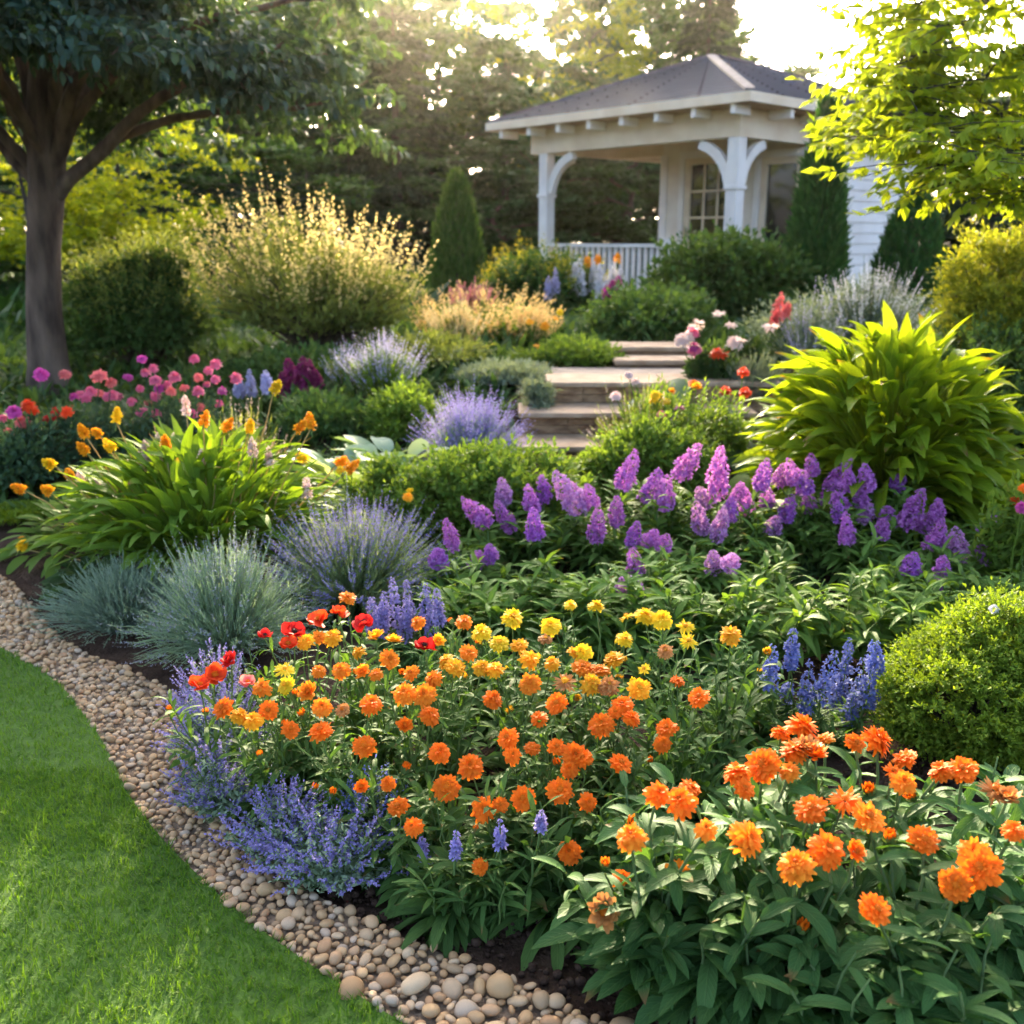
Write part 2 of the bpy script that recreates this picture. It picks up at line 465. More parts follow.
# stones
QV, QF = quad_sphere(4)
def stone_shape(rng):
    D = QV; f = 1 + .42 * (D @ sph(rng, 7).T).clip(0, 1) ** 1.6 @ rng.uniform(-.75, .8, 7)
    V = D * f[:, None] * np.array((1, rng.uniform(.6, .95), rng.uniform(.45, .7)))
    return V / np.abs(V).max()
shapes = [stone_shape(rng) for _ in range(12)]
def scatter(poly, lo, hi, N, rfun, seed, taken):
    r = np.random.default_rng(seed); c = r.uniform(lo, hi, (N, 2)); c = c[inside(poly, c)]
    out = []
    cell = {}
    for (x, y, rad) in taken: cell.setdefault((int(x / .1), int(y / .1)), []).append((x, y, rad))
    for x, y in c:
        rad = rfun(x, y, r); a, b = int(x / .1 if x >= 0 else x / .1), int(y / .1)
        ok = True
        for ia in (a - 1, a, a + 1):
            for ib in (b - 1, b, b + 1):
                for (u, v, s) in cell.get((ia, ib), ()):
                    if (u - x) ** 2 + (v - y) ** 2 < (.74 * (s + rad)) ** 2: ok = False; break
                if not ok: break
            if not ok: break
        if ok:
            out.append((x, y, rad)); cell.setdefault((a, b), []).append((x, y, rad))
    return out
big = scatter(path_poly, (-.75, 1.55), (.62, 2.2), 16000, lambda x, y, r: (r.uniform(.016, .034) if y < 1.75 else r.uniform(.011, .022)) if r.random() < .6 else r.uniform(.008, .014), 3, [])
big.sort(key=lambda p: p[1]); extra = [p for p in big[300:]]; big = big[:300]
meshes = []
for s in shapes:
    m_ = MB(); m_.add(s, QF); o = m_.build('pebble', G['pebble']); meshes.append(o.data); bpy.data.objects.remove(o)
rr = random.Random(5)
for k, (x, y, rad) in enumerate(big):
    o = link('pebble', meshes[k % 12], None, (x, y, .006 + rad * .34 + rr.uniform(-.004, .010)))
    s = rad * rr.uniform(1.0, 1.18); o.scale = (s, s, s)
    o.rotation_euler = (rr.gauss(0, .22), rr.gauss(0, .22), rr.uniform(0, 6.28))
    tag(o, 'smooth tan or grey pebble lying in the wide near end of the stone border', 'pebble', 'rounded pebbles of the border')
print('pebbles', len(big), len(extra))
def gr(x, y, r): return r.uniform(.007, .016) if y > 2.3 else r.uniform(.006, .012)
taken = big + extra
g1 = scatter(path_poly, (-3.6, 1.5), (.9, 5.05), 110000, gr, 4, taken)
mb = MB()
rng = np.random.default_rng(6)
def put_stones(lst, mb, shapes, F, zf=.35):
    for k, (x, y, rad) in enumerate(lst):
        a = rng.uniform(0, 6.28); ca, sa = math.cos(a), math.sin(a); t = rng.normal(0, .25)
        V = shapes[k % len(shapes)] * rad * 1.12
        V = V @ np.array(((1, 0, t), (0, 1, 0), (-t, 0, 1))).T @ np.array(((ca, -sa, 0), (sa, ca, 0), (0, 0, 1))).T
        mb.add(V + np.array((x, y, .004 + rad * zf + rng.uniform(-.003, .006))), F)
q3v, q3f = quad_sphere(3)
_QV, QV = QV, q3v
sm = [stone_shape(rng) for _ in range(10)]
QV = _QV
put_stones(extra + g1, mb, sm, q3f)
tag(mb.build('gravel', G['pebble']), 'small beige gravel stones filling the rest of the border', None, kind='stuff')
# loose crumbs of soil at the front of the bed
mb = MB(); soil_poly = np.concatenate([bed_e, [(1.5, 3), (-1.6, 3)]])
c = rng.uniform((-1.3, 1.2), (1.3, 2.7), (9000, 2)); c = c[inside(soil_poly, c)]
for k, (x, y) in enumerate(c[:5200]):
    rad = .003 + .011 * rng.random() ** 3
    mb.add(sm[k % 10] * rad * np.array((1, 1, 1.4)) + (x, y, -.004 + .3 * rad), q3f)
tag(mb.build('soil_crumbs', G['clod']), 'crumbly dark soil at the front of the bed', None, kind='stuff')

# ------------------------------------------------------------------ steps and path
steps = thing('stone_steps', 'three stone garden steps with pale slab treads and brown stone risers', 'steps', (0, 0, 0))
ys = [5.95, 6.35, 6.75]; top = [.29, .43, .57]; xs = [(.05, .95), (.06, 1.0), (.26, 1.25)]
for k in range(3):
    (xa, xb), y0, z1 = xs[k], ys[k], top[k]
    xb += .55
    y1 = ys[k + 1] if k < 2 else 7.15
    mb = MB(); rng2 = np.random.default_rng(20 + k)
    x = xa
    while x < xb - .1:
        wd = rng2.uniform(.16, .34)
        for zz in (0, 1):
            h0 = z1 - .14 + zz * .052
            mb.box((x + .002, y0 + rng2.uniform(.0, .02), h0 + .002), (min(x + wd, xb) - .002, y1 + .03, h0 + .05))
        x += wd
    mb.box((xa + .01, y0 + .03, -.1), (xb - .01, y1 + .03, z1 - .142))
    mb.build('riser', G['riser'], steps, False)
    mb = MB(); x = xa - .02; n = 2
    for q_ in range(n):
        wd = (xb - xa + .06) / n
        mb.box((x, y0 - .03, z1 - .034), (x + wd - .006, y1 + (.0 if k < 2 else .05), z1)); x += wd
    o = mb.build('tread', G['slab'], steps, False); bv = o.modifiers.new('b', 'BEVEL'); bv.width = .008; bv.segments = 2
mb = MB()
mb.box((.30, 7.2, .35), (1.6, 7.6, .565))
tag(mb.build('path', G['path'], smooth_=False), 'pale stone landing path above the garden steps', None, kind='structure')
up = thing('upper_steps', 'two low grey stone steps between landing path and veranda shrubs', 'steps', (0, 0, 0))
for k, (y0, z1) in enumerate([(7.6, .62), (8.0, .678)]):
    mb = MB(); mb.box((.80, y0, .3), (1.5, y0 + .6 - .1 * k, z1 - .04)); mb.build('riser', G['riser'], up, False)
    mb = MB(); mb.box((.78, y0 - .03, z1 - .038), (1.52, y0 + .43, z1)); o = mb.build('tread', G['slab'], up, False)
    bv = o.modifiers.new('b', 'BEVEL'); bv.width = .008

# ------------------------------------------------------------------ the garden house with its veranda
ALPHA = R(47); CX, CY = 2.78, 12.5
house = thing('garden_house', 'cream garden house with hipped grey shingle roof and open corner veranda', 'house', (CX, CY, 0), rz=math.atan2(math.cos(ALPHA), math.sin(ALPHA)))
S_, T_ = 4.6, 5.6        # eave lengths along local y (left face) and local x (right face)
EZ, FL, IN = 3.17, .62, .45

def shingle_mat():
    m, t, N, Lk = mat('roof_shingles')
    uv = N('UVMap'); br = N('TexBrick'); br.inputs['Scale'].default_value = 1
    br.inputs['Brick Width'].default_value = .24; br.inputs['Row Height'].default_value = .13
    br.inputs['Mortar Size'].default_value = .006; br.inputs['Bias'].default_value = 0
    br.inputs['Color1'].default_value = (.14, .142, .16, 1); br.inputs['Color2'].default_value = (.225, .225, .245, 1); br.inputs['Mortar'].default_value = (.05, .045, .045, 1)
    Lk(uv.outputs[0], br.inputs[0])
    ns = N('TexNoise'); ns.inputs['Scale'].default_value = 1.5; ns.inputs['Detail'].default_value = 8; Lk(uv.outputs[0], ns.inputs[0])
    mx = N('Mix', data_type='RGBA', blend_type='OVERLAY'); mx.inputs[0].default_value = .5
    Lk(br.outputs[0], mx.inputs[6]); Lk(ns.outputs[0], mx.inputs[7])
    p = N('BsdfPrincipled'); p.inputs['Roughness'].default_value = .95; p.inputs['Specular IOR Level'].default_value = .08; Lk(mx.outputs[2], p.inputs[0])
    b = N('Bump'); b.inputs['Strength'].default_value = .6; b.inputs['Distance'].default_value = .02; Lk(br.outputs['Fac'], b.inputs['Height']); b.invert = True
    Lk(b.outputs[0], p.inputs['Normal']); o = N('OutputMaterial'); Lk(p.outputs[0], o.inputs[0]); return m
G['shingle'] = shingle_mat()

def roof():
    a = S_ / 2; rz = .90
    c = [(0, 0, EZ), (T_, 0, EZ), (T_, S_, EZ), (0, S_, EZ)]
    r0, r1 = (a * 1.0, a, EZ + rz), (T_ - a * 1.0, a, EZ + rz)
    th = np.array((0, 0, .05))
    faces = [[c[3], c[0], r0], [c[0], c[1], r1, r0], [c[1], c[2], r1], [c[2], c[3], r0, r1]]
    me = bpy.data.meshes.new('roof'); V = []; Fs = []; UV = []
    for f in faces:
        # split every slope into overlapping courses: real steps in the roof
        p = [np.array(v, float) for v in f]; e0, e1 = p[0], p[1]
        t0, t1 = (p[2], p[2]) if len(p) == 3 else (p[3], p[2])
        n = 15; nrm = np.cross(e1 - e0, t0 - e0); nrm /= np.linalg.norm(nrm)
        if nrm[2] < 0: nrm = -nrm
        sl = np.linalg.norm((t0 + t1) / 2 - (e0 + e1) / 2); ex = (e1 - e0) / np.linalg.norm(e1 - e0)
        for k in range(n):
            lo = [e0 + (t0 - e0) * k / n, e1 + (t1 - e1) * k / n]; hi = [e1 + (t1 - e1) * min(1, (k + 1.0) / n), e0 + (t0 - e0) * min(1, (k + 1.0) / n)]
            quad = [lo[0] + nrm * .034, lo[1] + nrm * .034, hi[0] + nrm * .004, hi[1] + nrm * .004]
            b = len(V); V += quad; 
            if np.linalg.norm(hi[0] - hi[1]) < 1e-4: Fs.append((b, b + 1, b + 2)); ids = [0, 1, 2]
            else: Fs.append((b, b + 1, b + 2, b + 3)); ids = [0, 1, 2, 3]
            for q_ in ids: UV.append((float((quad[q_] - e0) @ ex), float((k + (q_ > 1)) * sl / n)))
            b = len(V); V += [lo[0], lo[1], quad[1], quad[0]]; Fs.append((b, b + 1, b + 2, b + 3)); UV += [(0, 0), (1, 0), (1, .02), (0, .02)]
    b = len(V); V += [np.array(v) - th * .2 for v in c]; Fs.append((b + 3, b + 2, b + 1, b)); UV += [(0, 0)] * 4
    me.from_pydata([tuple(v) for v in V], [], Fs); l = me.uv_layers.new(name='UVMap')
    for k, u in enumerate(UV): l.data[k].uv = u
    me.materials.append(G['shingle'])
    o = link('roof', me, house)
    mb = MB()
    for p, q_ in ((c[0], r0), (c[3], r0), (c[1], r1), (c[2], r1), (r0, r1)):
        mb.bar(np.array(p) + (0, 0, .03), np.array(q_) + (0, 0, .03), .12, .03)
    mb.build('ridge_cap', solid_mat('ridge_cap', (.10, .097, .108), (.15, .145, .155), 9, .95, .1, spec=.05), o, False)
    mb = MB(); f = .10
    mb.box((-.03, -.03, EZ - f), (T_ + .03, .0, EZ + .012)); mb.box((-.03, S_, EZ - f), (T_ + .03, S_ + .03, EZ + .012))
    mb.box((-.03, 0, EZ - f), (0, S_, EZ + .012)); mb.box((T_, 0, EZ - f), (T_ + .03, S_, EZ + .012))
    mb.build('fascia', G['cream'], o, False)
roof()
def part(name, m, fn, parent=None, bevel=0):
    mb = MB(); fn(mb); o = mb.build(name, m, parent or house, False)
    if bevel: b = o.modifiers.new('b', 'BEVEL'); b.width = bevel; b.segments = 2
    return o
HX, HY = T_ - IN - .1, S_ - IN      # far post lines
HY = 3.8
part('deck', G['deck'], lambda m: m.box((IN - .15, IN - .15, FL - .06), (T_ - IN, S_ - .4, FL)))
part('deck_skirt', G['white'], lambda m: m.box((IN - .1, IN - .1, .2), (T_ - IN - .05, S_ - .45, FL - .062)))
part('ceiling', G['ceiling'], lambda m: m.box((.06, .06, EZ - .1), (T_ - .06, S_ - .06, EZ - .06)))
BT, BB = EZ - .11, EZ - .44
part('beam', G['cream'], lambda m: m.box((IN - .09, IN - .09, BB), (IN + .09, HY + .25, BT)))
part('beam', G['cream'], lambda m: m.box((IN + .092, IN - .09, BB), (T_ - IN, IN + .09, BT)))
part('beam', G['cream'], lambda m: m.box((IN + .092, HY - .09, BB), (T_ - IN, HY + .09, BT)))
part('beam', G['cream'], lambda m: m.box((2.0, IN + .3, BB), (2.16, HY - .092, BT)))
for k in range(8):      # rafter tails along both visible eaves
    y = .25 + k * (S_ - .5) / 7
    part('rafter_tail', G['white'], lambda m: m.box((.03, y - .035, EZ - .21), (IN - .1, y + .035, EZ - .105)))
for k in range(1, 8):
    x = .25 + k * (T_ - .5) / 7
    part('rafter_tail', G['white'], lambda m: m.box((x - .035, .03, EZ - .21), (x + .035, IN - .1, EZ - .105)))
def post(x, y, dirs):
    o = part('post', G['white'], lambda m: m.box((x - .085, y - .085, FL), (x + .085, y + .085, BB - .002)), bevel=.008)
    def tr(m):
        m.box((x - .105, y - .105, FL + .002), (x + .105, y + .105, FL + .2))
        m.box((x - .105, y - .105, BB - .62), (x + .105, y + .105, BB - .57))
    part('post_trim', G['white'], tr, o, .006)
    for dx, dy in dirs:
        def br(m):
            n = 6; a = np.array((x + dx * .086, y + dy * .086, BB - .55)); b = np.array((x + dx * .55, y + dy * .55, BB - .045))
            mid = np.array((x + dx * .17, y + dy * .17, BB - .16))
            P = [(1 - t) ** 2 * a + 2 * t * (1 - t) * mid + t * t * b for t in np.linspace(0, 1, n)]
            mid2 = (a + b) / 2
            for k in range(n - 1): 
                m.bar(P[k], P[k + 1] + (P[k + 1] - P[k]) * .04, .09 - .0012 * k, .12)
        part('brace', G['white'], br, o)
post(IN, IN, [(0, 1), (1, 0)])
post(IN, HY, [(0, -1), (1, 0)])
post(T_ - IN - .1, HY, [(-1, 0)])
# house body inset behind the veranda: front wall with door and window, siding
WX, WY1, WY0, WXE = 2.0, 2.85, IN - .02, T_ - IN - .05
wt = .1
DY0, DY1, DZ1 = 1.50, 2.42, 2.66      # door opening
NY0, NY1, NZ0, NZ1 = .44, 1.10, 1.15, 2.6
def wall_front(m):
    for y0, y1, z0, z1 in ((DY1, WY1, FL, BT), (NY1, DY0, FL, BT), (WY0, NY0, FL, BT), (DY0, DY1, DZ1, BT), (NY0, NY1, FL, NZ0), (NY0, NY1, NZ1, BT)):
        m.box((WX, y0, z0), (WX + wt, y1, z1))
        k = z0
        while k < z1 - .01:
            e = min(k + .13, z1)
            V = [(WX - .022, y0, k), (WX - .022, y1, k), (WX - .004, y1, e), (WX - .004, y0, e)]
            m.add(V, [(0, 3, 2, 1)]); m.add([(WX - .022, y0, k), (WX - .022, y1, k), (WX, y1, k), (WX, y0, k)], [(0, 1, 2, 3)])
            k += .13
part('wall', solid_mat('warm_siding', (.68, .58, .45), (.77, .68, .55), 3, .55, .06, 40), wall_front)
def wall_side(m):
    m.box((WX + wt, WY0, .2), (WXE, WY0 + wt, BB)); k = .25
    while k < BB - .02:
        e = min(k + .15, BB)
        V = [(WX + wt, WY0 - .022, k), (WXE, WY0 - .022, k), (WXE, WY0 - .004, e), (WX + wt, WY0 - .004, e)]
        m.add(V, [(0, 1, 2, 3)]); m.add([V[0], V[1], (WXE, WY0, k), (WX + wt, WY0, k)], [(3, 2, 1, 0)]); k += .15
part('wall', G['white'], wall_side)
part('wall', G['white'], lambda m: m.box((WX + wt, WY1 - wt, FL), (WXE, WY1, BT)))
part('wall', G['greywall'], lambda m: m.box((WXE, WY0, .2), (WXE + .08, WY1, BB)))
part('corner_board', G['white'], lambda m: m.box((WX - .034, WY1 - .1, FL + .001), (WX + .06, WY1 + .03, BB - .001)))
part('corner_board', G['white'], lambda m: m.box((WXE - .12, WY0 - .034, .21), (WXE + .1, WY0 - .0225, BB - .001)))
part('corner_board', G['white'], lambda m: m.box((WX - .036, WY0 - .036, FL + .001), (WX + .12, WY0 - .0225, BB - .003)))
gm, t_, N_, L_ = mat('window_glass')
p_ = N_('BsdfPrincipled'); p_.inputs['Base Color'].default_value = (.025, .022, .018, 1); p_.inputs['Roughness'].default_value = .04; p_.inputs['Specular IOR Level'].default_value = .8
o_ = N_('OutputMaterial'); L_(p_.outputs[0], o_.inputs[0]); G['glass'] = gm
def sash(name, y0, y1, z0, z1, nx, nz, zpan):
    o = part(name, G['cream'], lambda m: [m.box((WX - .02, a, c), (WX + .05, b, d)) for a, b, c, d in
             ((y0 + .005, y0 + .09, z0, z1), (y1 - .09, y1 - .005, z0, z1), (y0 + .09, y1 - .09, z1 - .09, z1), (y0 + .09, y1 - .09, z0, zpan))])
    part('frame', G['white'], lambda m: [m.box((WX - .05, a, c), (WX - .023, b, d)) for a, b, c, d in
             ((y0 - .09, y0, z0, z1 + .1), (y1, y1 + .09, z0, z1 + .1), (y0, y1, z1, z1 + .1))], o)
    def mun(m):
        for k in range(1, nx):
            y = y0 + .09 + (y1 - y0 - .18) * k / nx; m.box((WX + .006, y - .014, zpan), (WX + .026, y + .014, z1 - .09))
        for k in range(1, nz):
            z = zpan + (z1 - .09 - zpan) * k / nz; m.box((WX + .004, y0 + .09, z - .014), (WX + .024, y1 - .09, z + .014))
    part('pane', G['glass'], lambda m: m.box((WX + .03, y0 + .09, zpan), (WX + .034, y1 - .09, z1 - .09)), o)
    if nx > 1 or nz > 1: part('muntin', G['cream'], mun, o)
    return o
d = sash('door', DY0, DY1, FL + .01, DZ1, 3, 4, FL + .45)
part('handle', G['brass'], lambda m: (m.box((WX - .04, DY1 - .07, 1.5), (WX - .02, DY1 - .04, 1.68)), m.bar((WX - .05, DY1 - .055, 1.62), (WX - .05, DY1 - .16, 1.62), .02, .02)), d)
wn = sash('window', NY0, NY1, NZ0, NZ1, 1, 1, NZ0 + .1)
part('sill', G['white'], lambda m: m.box((WX - .1, NY0 - .12, NZ0 - .05), (WX - .0225, NY1 + .12, NZ0 - .001)), wn)
# railing on the left face
rl = part('railing', G['white'], lambda m: (m.box((IN - .04, 1.55, FL + .78), (IN + .04, HY - .087, FL + .83)), m.box((IN - .025, 1.55, FL + .1), (IN + .025, HY - .087, FL + .15))))
part('railing_post', G['white'], lambda m: m.box((IN - .055, 1.42, FL), (IN + .055, 1.549, FL + .9)), rl, .006)
for y in np.linspace(1.64, HY - .2, 19):
    part('baluster', G['white'], lambda m: m.box((IN - .02, y - .022, FL + .15), (IN + .02, y + .022, FL + .78)), rl)

# ------------------------------------------------------------------ trees
def skeleton(mb, rng, trunk, tr0, tr1, targets, sides=7, flare=1.3, limb_r=.35, start=.45, sag=.12, lsides=5, first=None):
    trunk = np.array(trunk, float); M = len(trunk)
    rad = np.interp(np.linspace(0, 1, M), [0, .12, 1], [tr0 * flare, tr0, tr1])
    mb.tubes(trunk[None], rad[None], sides)
    s0 = int(M * start)
    nodes = [(trunk[k], rad[k] * limb_r * 1.6, 0) for k in range(s0, M)]
    NP = np.array([n_[0] for n_ in nodes]); NR = [n_[1] for n_ in nodes]
    order = np.argsort(np.linalg.norm(np.asarray(targets) - trunk[-1], axis=1))
    for ti in order:
        g = np.asarray(targets[ti], float)
        dist = np.linalg.norm(NP - g, axis=1) + 1.2 * np.clip(NP[:, 2] - g[2] + .1, 0, None)
        k = int(np.argmin(dist)); p0 = NP[k]; r0 = NR[k]
        L = np.linalg.norm(g - p0); m = 6
        t = np.linspace(0, 1, m)[:, None]
        P = p0 + (g - p0) * t + rng.normal(0, .03 * L, (m, 3)) * np.sin(t * PI)
        P[:, 2] += sag * L * np.sin(t[:, 0] * PI)
        r = np.linspace(r0, max(r0 * .5, .006), m)
        mb.tubes(P[None], r[None], lsides)
        NP = np.concatenate([NP, P[2:]]); NR += list(r[2:] * .8)

def tree_template(kind, seed, leafmat, barkmat):
    rng = np.random.default_rng(seed)
    tb, cb = MB(), MB()
    if kind == 'broad':
        H, W = 9.0, 3.1; n = 85
        D = sph(rng, n, -.95, 1); r = lobes(rng, D, 12, .7) * rng.uniform(.35, 1, n) ** .4
        T = np.stack([D[:, 0] * W * r, D[:, 1] * W * r, 4.7 + D[:, 2] * 4.3 * r], -1)
        trunk = [(rng.normal(0, .05 * k), rng.normal(0, .05 * k), .75 * k) for k in range(10)]
        skeleton(tb, rng, trunk, .2, .05, T, start=.25)
        O = np.repeat(T, 15, 0); E = O + sph(rng, len(O), -.5, .7) * np.array((1.15, 1.15, .75)) * rng.uniform(.4, 1.0, (len(O), 1))
        shoots(cb, rng, O, E, 16, .24, .155, t0=.1, spread=.9, nseg=2, cols=2, prof='oval')
    elif kind == 'airy':
        H, W = 9.0, 2.6; n = 150
        D = sph(rng, n, -.8, 1); r = lobes(rng, D, 12, .6) * rng.uniform(.35, 1, n) ** .5
        T = np.stack([D[:, 0] * W * r, D[:, 1] * W * r, 5.4 + D[:, 2] * 4.0 * r], -1)
        trunk = [(.12 * math.sin(k), .1 * math.cos(k * 1.3), .85 * k) for k in range(10)]
        skeleton(tb, rng, trunk, .17, .04, T, start=.3)
        O = np.repeat(T, 5, 0); E = O + sph(rng, len(O), -.6, .8) * rng.uniform(.4, .9, (len(O), 1))
        shoots(cb, rng, O, E, 14, .21, .14, t0=.1, spread=.9, nseg=2, cols=2, prof='oval')
    else:   # conifer with drooping feathery boughs
        trunk = [(0, 0, 1.0 * k) for k in range(11)]
        O, E = [], []
        for z in np.linspace(.5, 9.7, 25):
            ln = 2.7 * (1 - z / 10.2) ** .75 + .15
            for a in rng.uniform(0, 2 * PI, 10):
                l = ln * rng.uniform(.6, 1.1); O.append((0, 0, z)); E.append((l * math.cos(a), l * math.sin(a), z - .16 * l + rng.normal(0, .06)))
        O, E = np.array(O, float), np.array(E)
        skeleton(tb, rng, trunk, .2, .02, E[:60], start=.05, sag=.05)
        # side sprays off each bough
        t = np.tile(np.array((.35, .5, .62, .74, .85, .95)), len(O))[:, None]; OO = np.repeat(O, 6, 0); EE = np.repeat(E, 6, 0)
        S = OO + (EE - OO) * t; S[:, 2] += .1 * np.sin(t[:, 0] * PI)
        d = EE - OO; ln = np.linalg.norm(d, axis=1, keepdims=True); d /= ln
        sd = np.stack([-d[:, 1], d[:, 0], 0 * d[:, 0]], -1) * rng.choice([-1, 1], (len(d), 1))
        E2 = S + (d * .8 + sd * .7 + np.array((0, 0, -.35))) * (.25 + .25 * ln * (1.1 - t)) 
        shoots(cb, rng, S, E2, 10, .26, .085, t0=.1, spread=.55, nseg=2, cols=2, prof='blade')
    root = thing('tree', 'x', 'tree', (0, 0, 0))
    tb.build('trunk', barkmat, root); cb.build('crown', leafmat, root)
    return root

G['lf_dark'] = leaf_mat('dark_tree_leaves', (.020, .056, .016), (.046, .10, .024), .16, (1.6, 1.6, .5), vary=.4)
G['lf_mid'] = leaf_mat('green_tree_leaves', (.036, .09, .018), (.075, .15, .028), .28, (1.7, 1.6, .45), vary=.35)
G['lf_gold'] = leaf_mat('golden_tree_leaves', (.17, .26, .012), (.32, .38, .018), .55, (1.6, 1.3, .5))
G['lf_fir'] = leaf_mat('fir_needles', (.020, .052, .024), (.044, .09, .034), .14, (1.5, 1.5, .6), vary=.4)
temps = {'dark': tree_template('broad', 11, G['lf_dark'], G['bark']), 'mid': tree_template('broad', 12, G['lf_mid'], G['bark']),
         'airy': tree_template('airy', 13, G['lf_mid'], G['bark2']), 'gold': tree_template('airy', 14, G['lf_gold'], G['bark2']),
         'fir': tree_template('fir', 15, G['lf_fir'], G['bark2'])}
used = set()
BT_ = [  # kind, px, Y, top py, width factor, label
    ('fir', 250, 25, -10, 1.25, 'dark fir just clear of the big shade tree crown'),
    ('dark', 335, 27, -5, 1.1, 'dark leafy tree behind the large pale flowering shrub'),
    ('fir', 392, 24, 5, 1.05, 'dark fir with feathery boughs above the pale flowering shrub'),
    ('airy', 440, 34, 15, 1.0, 'thin sunlit tree with reddish trunk directly below the sun'),
    ('fir', 505, 29, 60, 1.0, 'narrow fir behind the clipped cone at the left of the house'),
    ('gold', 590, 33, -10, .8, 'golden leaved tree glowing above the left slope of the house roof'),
    ('dark', 560, 24, 75, .95, 'dark green tree seen through the open veranda at its left'),
    ('mid', 625, 23, 95, .95, 'dark fir seen through the middle of the open veranda'),
    ('airy', 655, 36, -22, 1.05, 'tall airy tree rising over the middle of the house roof'),
    ('fir', 712, 31, -40, 1.0, 'tall feathery conifer rising behind the peak of the house roof'),
    ('fir', 150, 22, 60, 1.2, 'fir in deep shade under the reach of the big tree'),
    ('mid', 20, 19, 120, .85, 'bushy green tree behind the big trunk on its outer side'),
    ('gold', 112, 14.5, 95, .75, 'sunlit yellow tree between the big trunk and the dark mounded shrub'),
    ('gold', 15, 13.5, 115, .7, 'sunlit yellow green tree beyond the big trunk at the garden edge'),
    ('dark', -60, 27, -30, 1.2, 'dark tree at the far edge of the lawn garden'),
    ('dark', 75, 30, -60, 1.2, 'tall dark tree standing behind the big shade tree'),
    ('dark', 190, 35, -30, 1.2, 'distant dark tree between two firs behind the shade tree'),
    ('mid', 290, 38, 0, 1.2, 'distant green tree in the gap beside the sun'),
    ('mid', 390, 42, 20, 1.2, 'distant green tree in the hazy glow left of the sun'),
    ('dark', 565, 42, 0, 1.2, 'far leafy tree in the hazy gap left of the golden tree'),
    ('mid', 620, 44, -15, 1.1, 'far green tree between the golden tree and the roof'),
    ('dark', 950, 22, 92, 1.1, 'dark tree beyond the narrow conifer at the right of the house'),
    ('fir', 1010, 19, 90, 1.1, 'dark fir behind the golden bush'),
    ('mid', 1090, 26, 60, 1.2, 'green tree at the far right behind the maple'),
    ('dark', 840, 30, 112, 1.1, 'dark tree hidden mostly behind the house roof'),
    ('fir', 465, 39, 70, 1.1, 'far fir low under the sun'),
    ('dark', 600, 31, 130, 1.1, 'dark bushy tree low behind the veranda railing'),
    ('dark', 430, 27, 95, 1.0, 'low dark tree behind the clipped green cone'),
    ('mid', 255, 20, 150, .8, 'low green tree behind the dark mounded shrub'),
    ('mid', 345, 31, 40, 1.1, 'mid height dark tree behind the firs'),
    ('dark', 505, 22, 150, .8, 'low dark tree between the clipped cone and veranda post'),
]
BT_ += [('dark', -20, 48, 20, 1.3, 'remote dark tree between the two nearest far left trees'), ('dark', 130, 50, 30, 1.3, 'remote dark tree beyond the sunlit yellow tree'), ('dark', 250, 47, 25, 1.3, 'remote dark tree beyond the pale flowering shrub'),
        ('dark', 345, 49, 20, 1.3, 'remote dark tree in line with the edge of the shade tree crown'), ('mid', 425, 50, 45, 1.2, 'remote green tree below the brightest part of the sky'), ('dark', 525, 48, 62, 1.2, 'remote dark tree above the left end of the roof'),
        ('dark', 590, 50, 40, 1.3, 'remote dark tree seen between veranda posts'), ('mid', 680, 46, 10, 1.2, 'remote green tree over the middle of the roof slope')]
BT_ += [('dark', 385, 29, 185, 1.5, 'low spreading dark tree behind the right half of the pale flowering shrub'), ('dark', 290, 26, 178, 1.3, 'low spreading dark tree behind the left half of the pale flowering shrub'),
        ('mid', 640, 28, 185, 1.3, 'low green tree seen just over the veranda railing'), ('dark', 40, 24, 190, 1.3, 'low dark tree seen under the sunlit yellow trees'), ('dark', 480, 33, 190, 1.4, 'low dark tree seen between the clipped cone and the veranda')]
random.seed(3)
for kind, px, Yd, topy, wf, label in BT_:
    p = at(px, topy, Yd); zb = float(ter(p.x, Yd)); hgt = p.z - zb
    base = 9.0 if kind != 'fir' else 10.0
    s = hgt / base * (1.0 if kind == 'fir' else .98)
    nm = {'fir': 'fir_tree', 'gold': 'golden_tree'}.get(kind, 'leafy_tree')
    sw = max(s, .75) * wf if kind != 'gold' else max(s, .5) * wf * 1.15
    if kind not in used:
        o = temps[kind]; used.add(kind); o.location = (p.x, Yd, zb - .05); o['label'] = label; o['group'] = 'trees behind the garden'
        o.rotation_euler[2] = random.uniform(0, 6.28); o.scale = (sw, sw, s)
    else:
        o = copy_thing(temps[kind], label, (p.x, Yd, zb - .05), random.uniform(0, 6.28), (sw, sw, s))
    o.name = nm

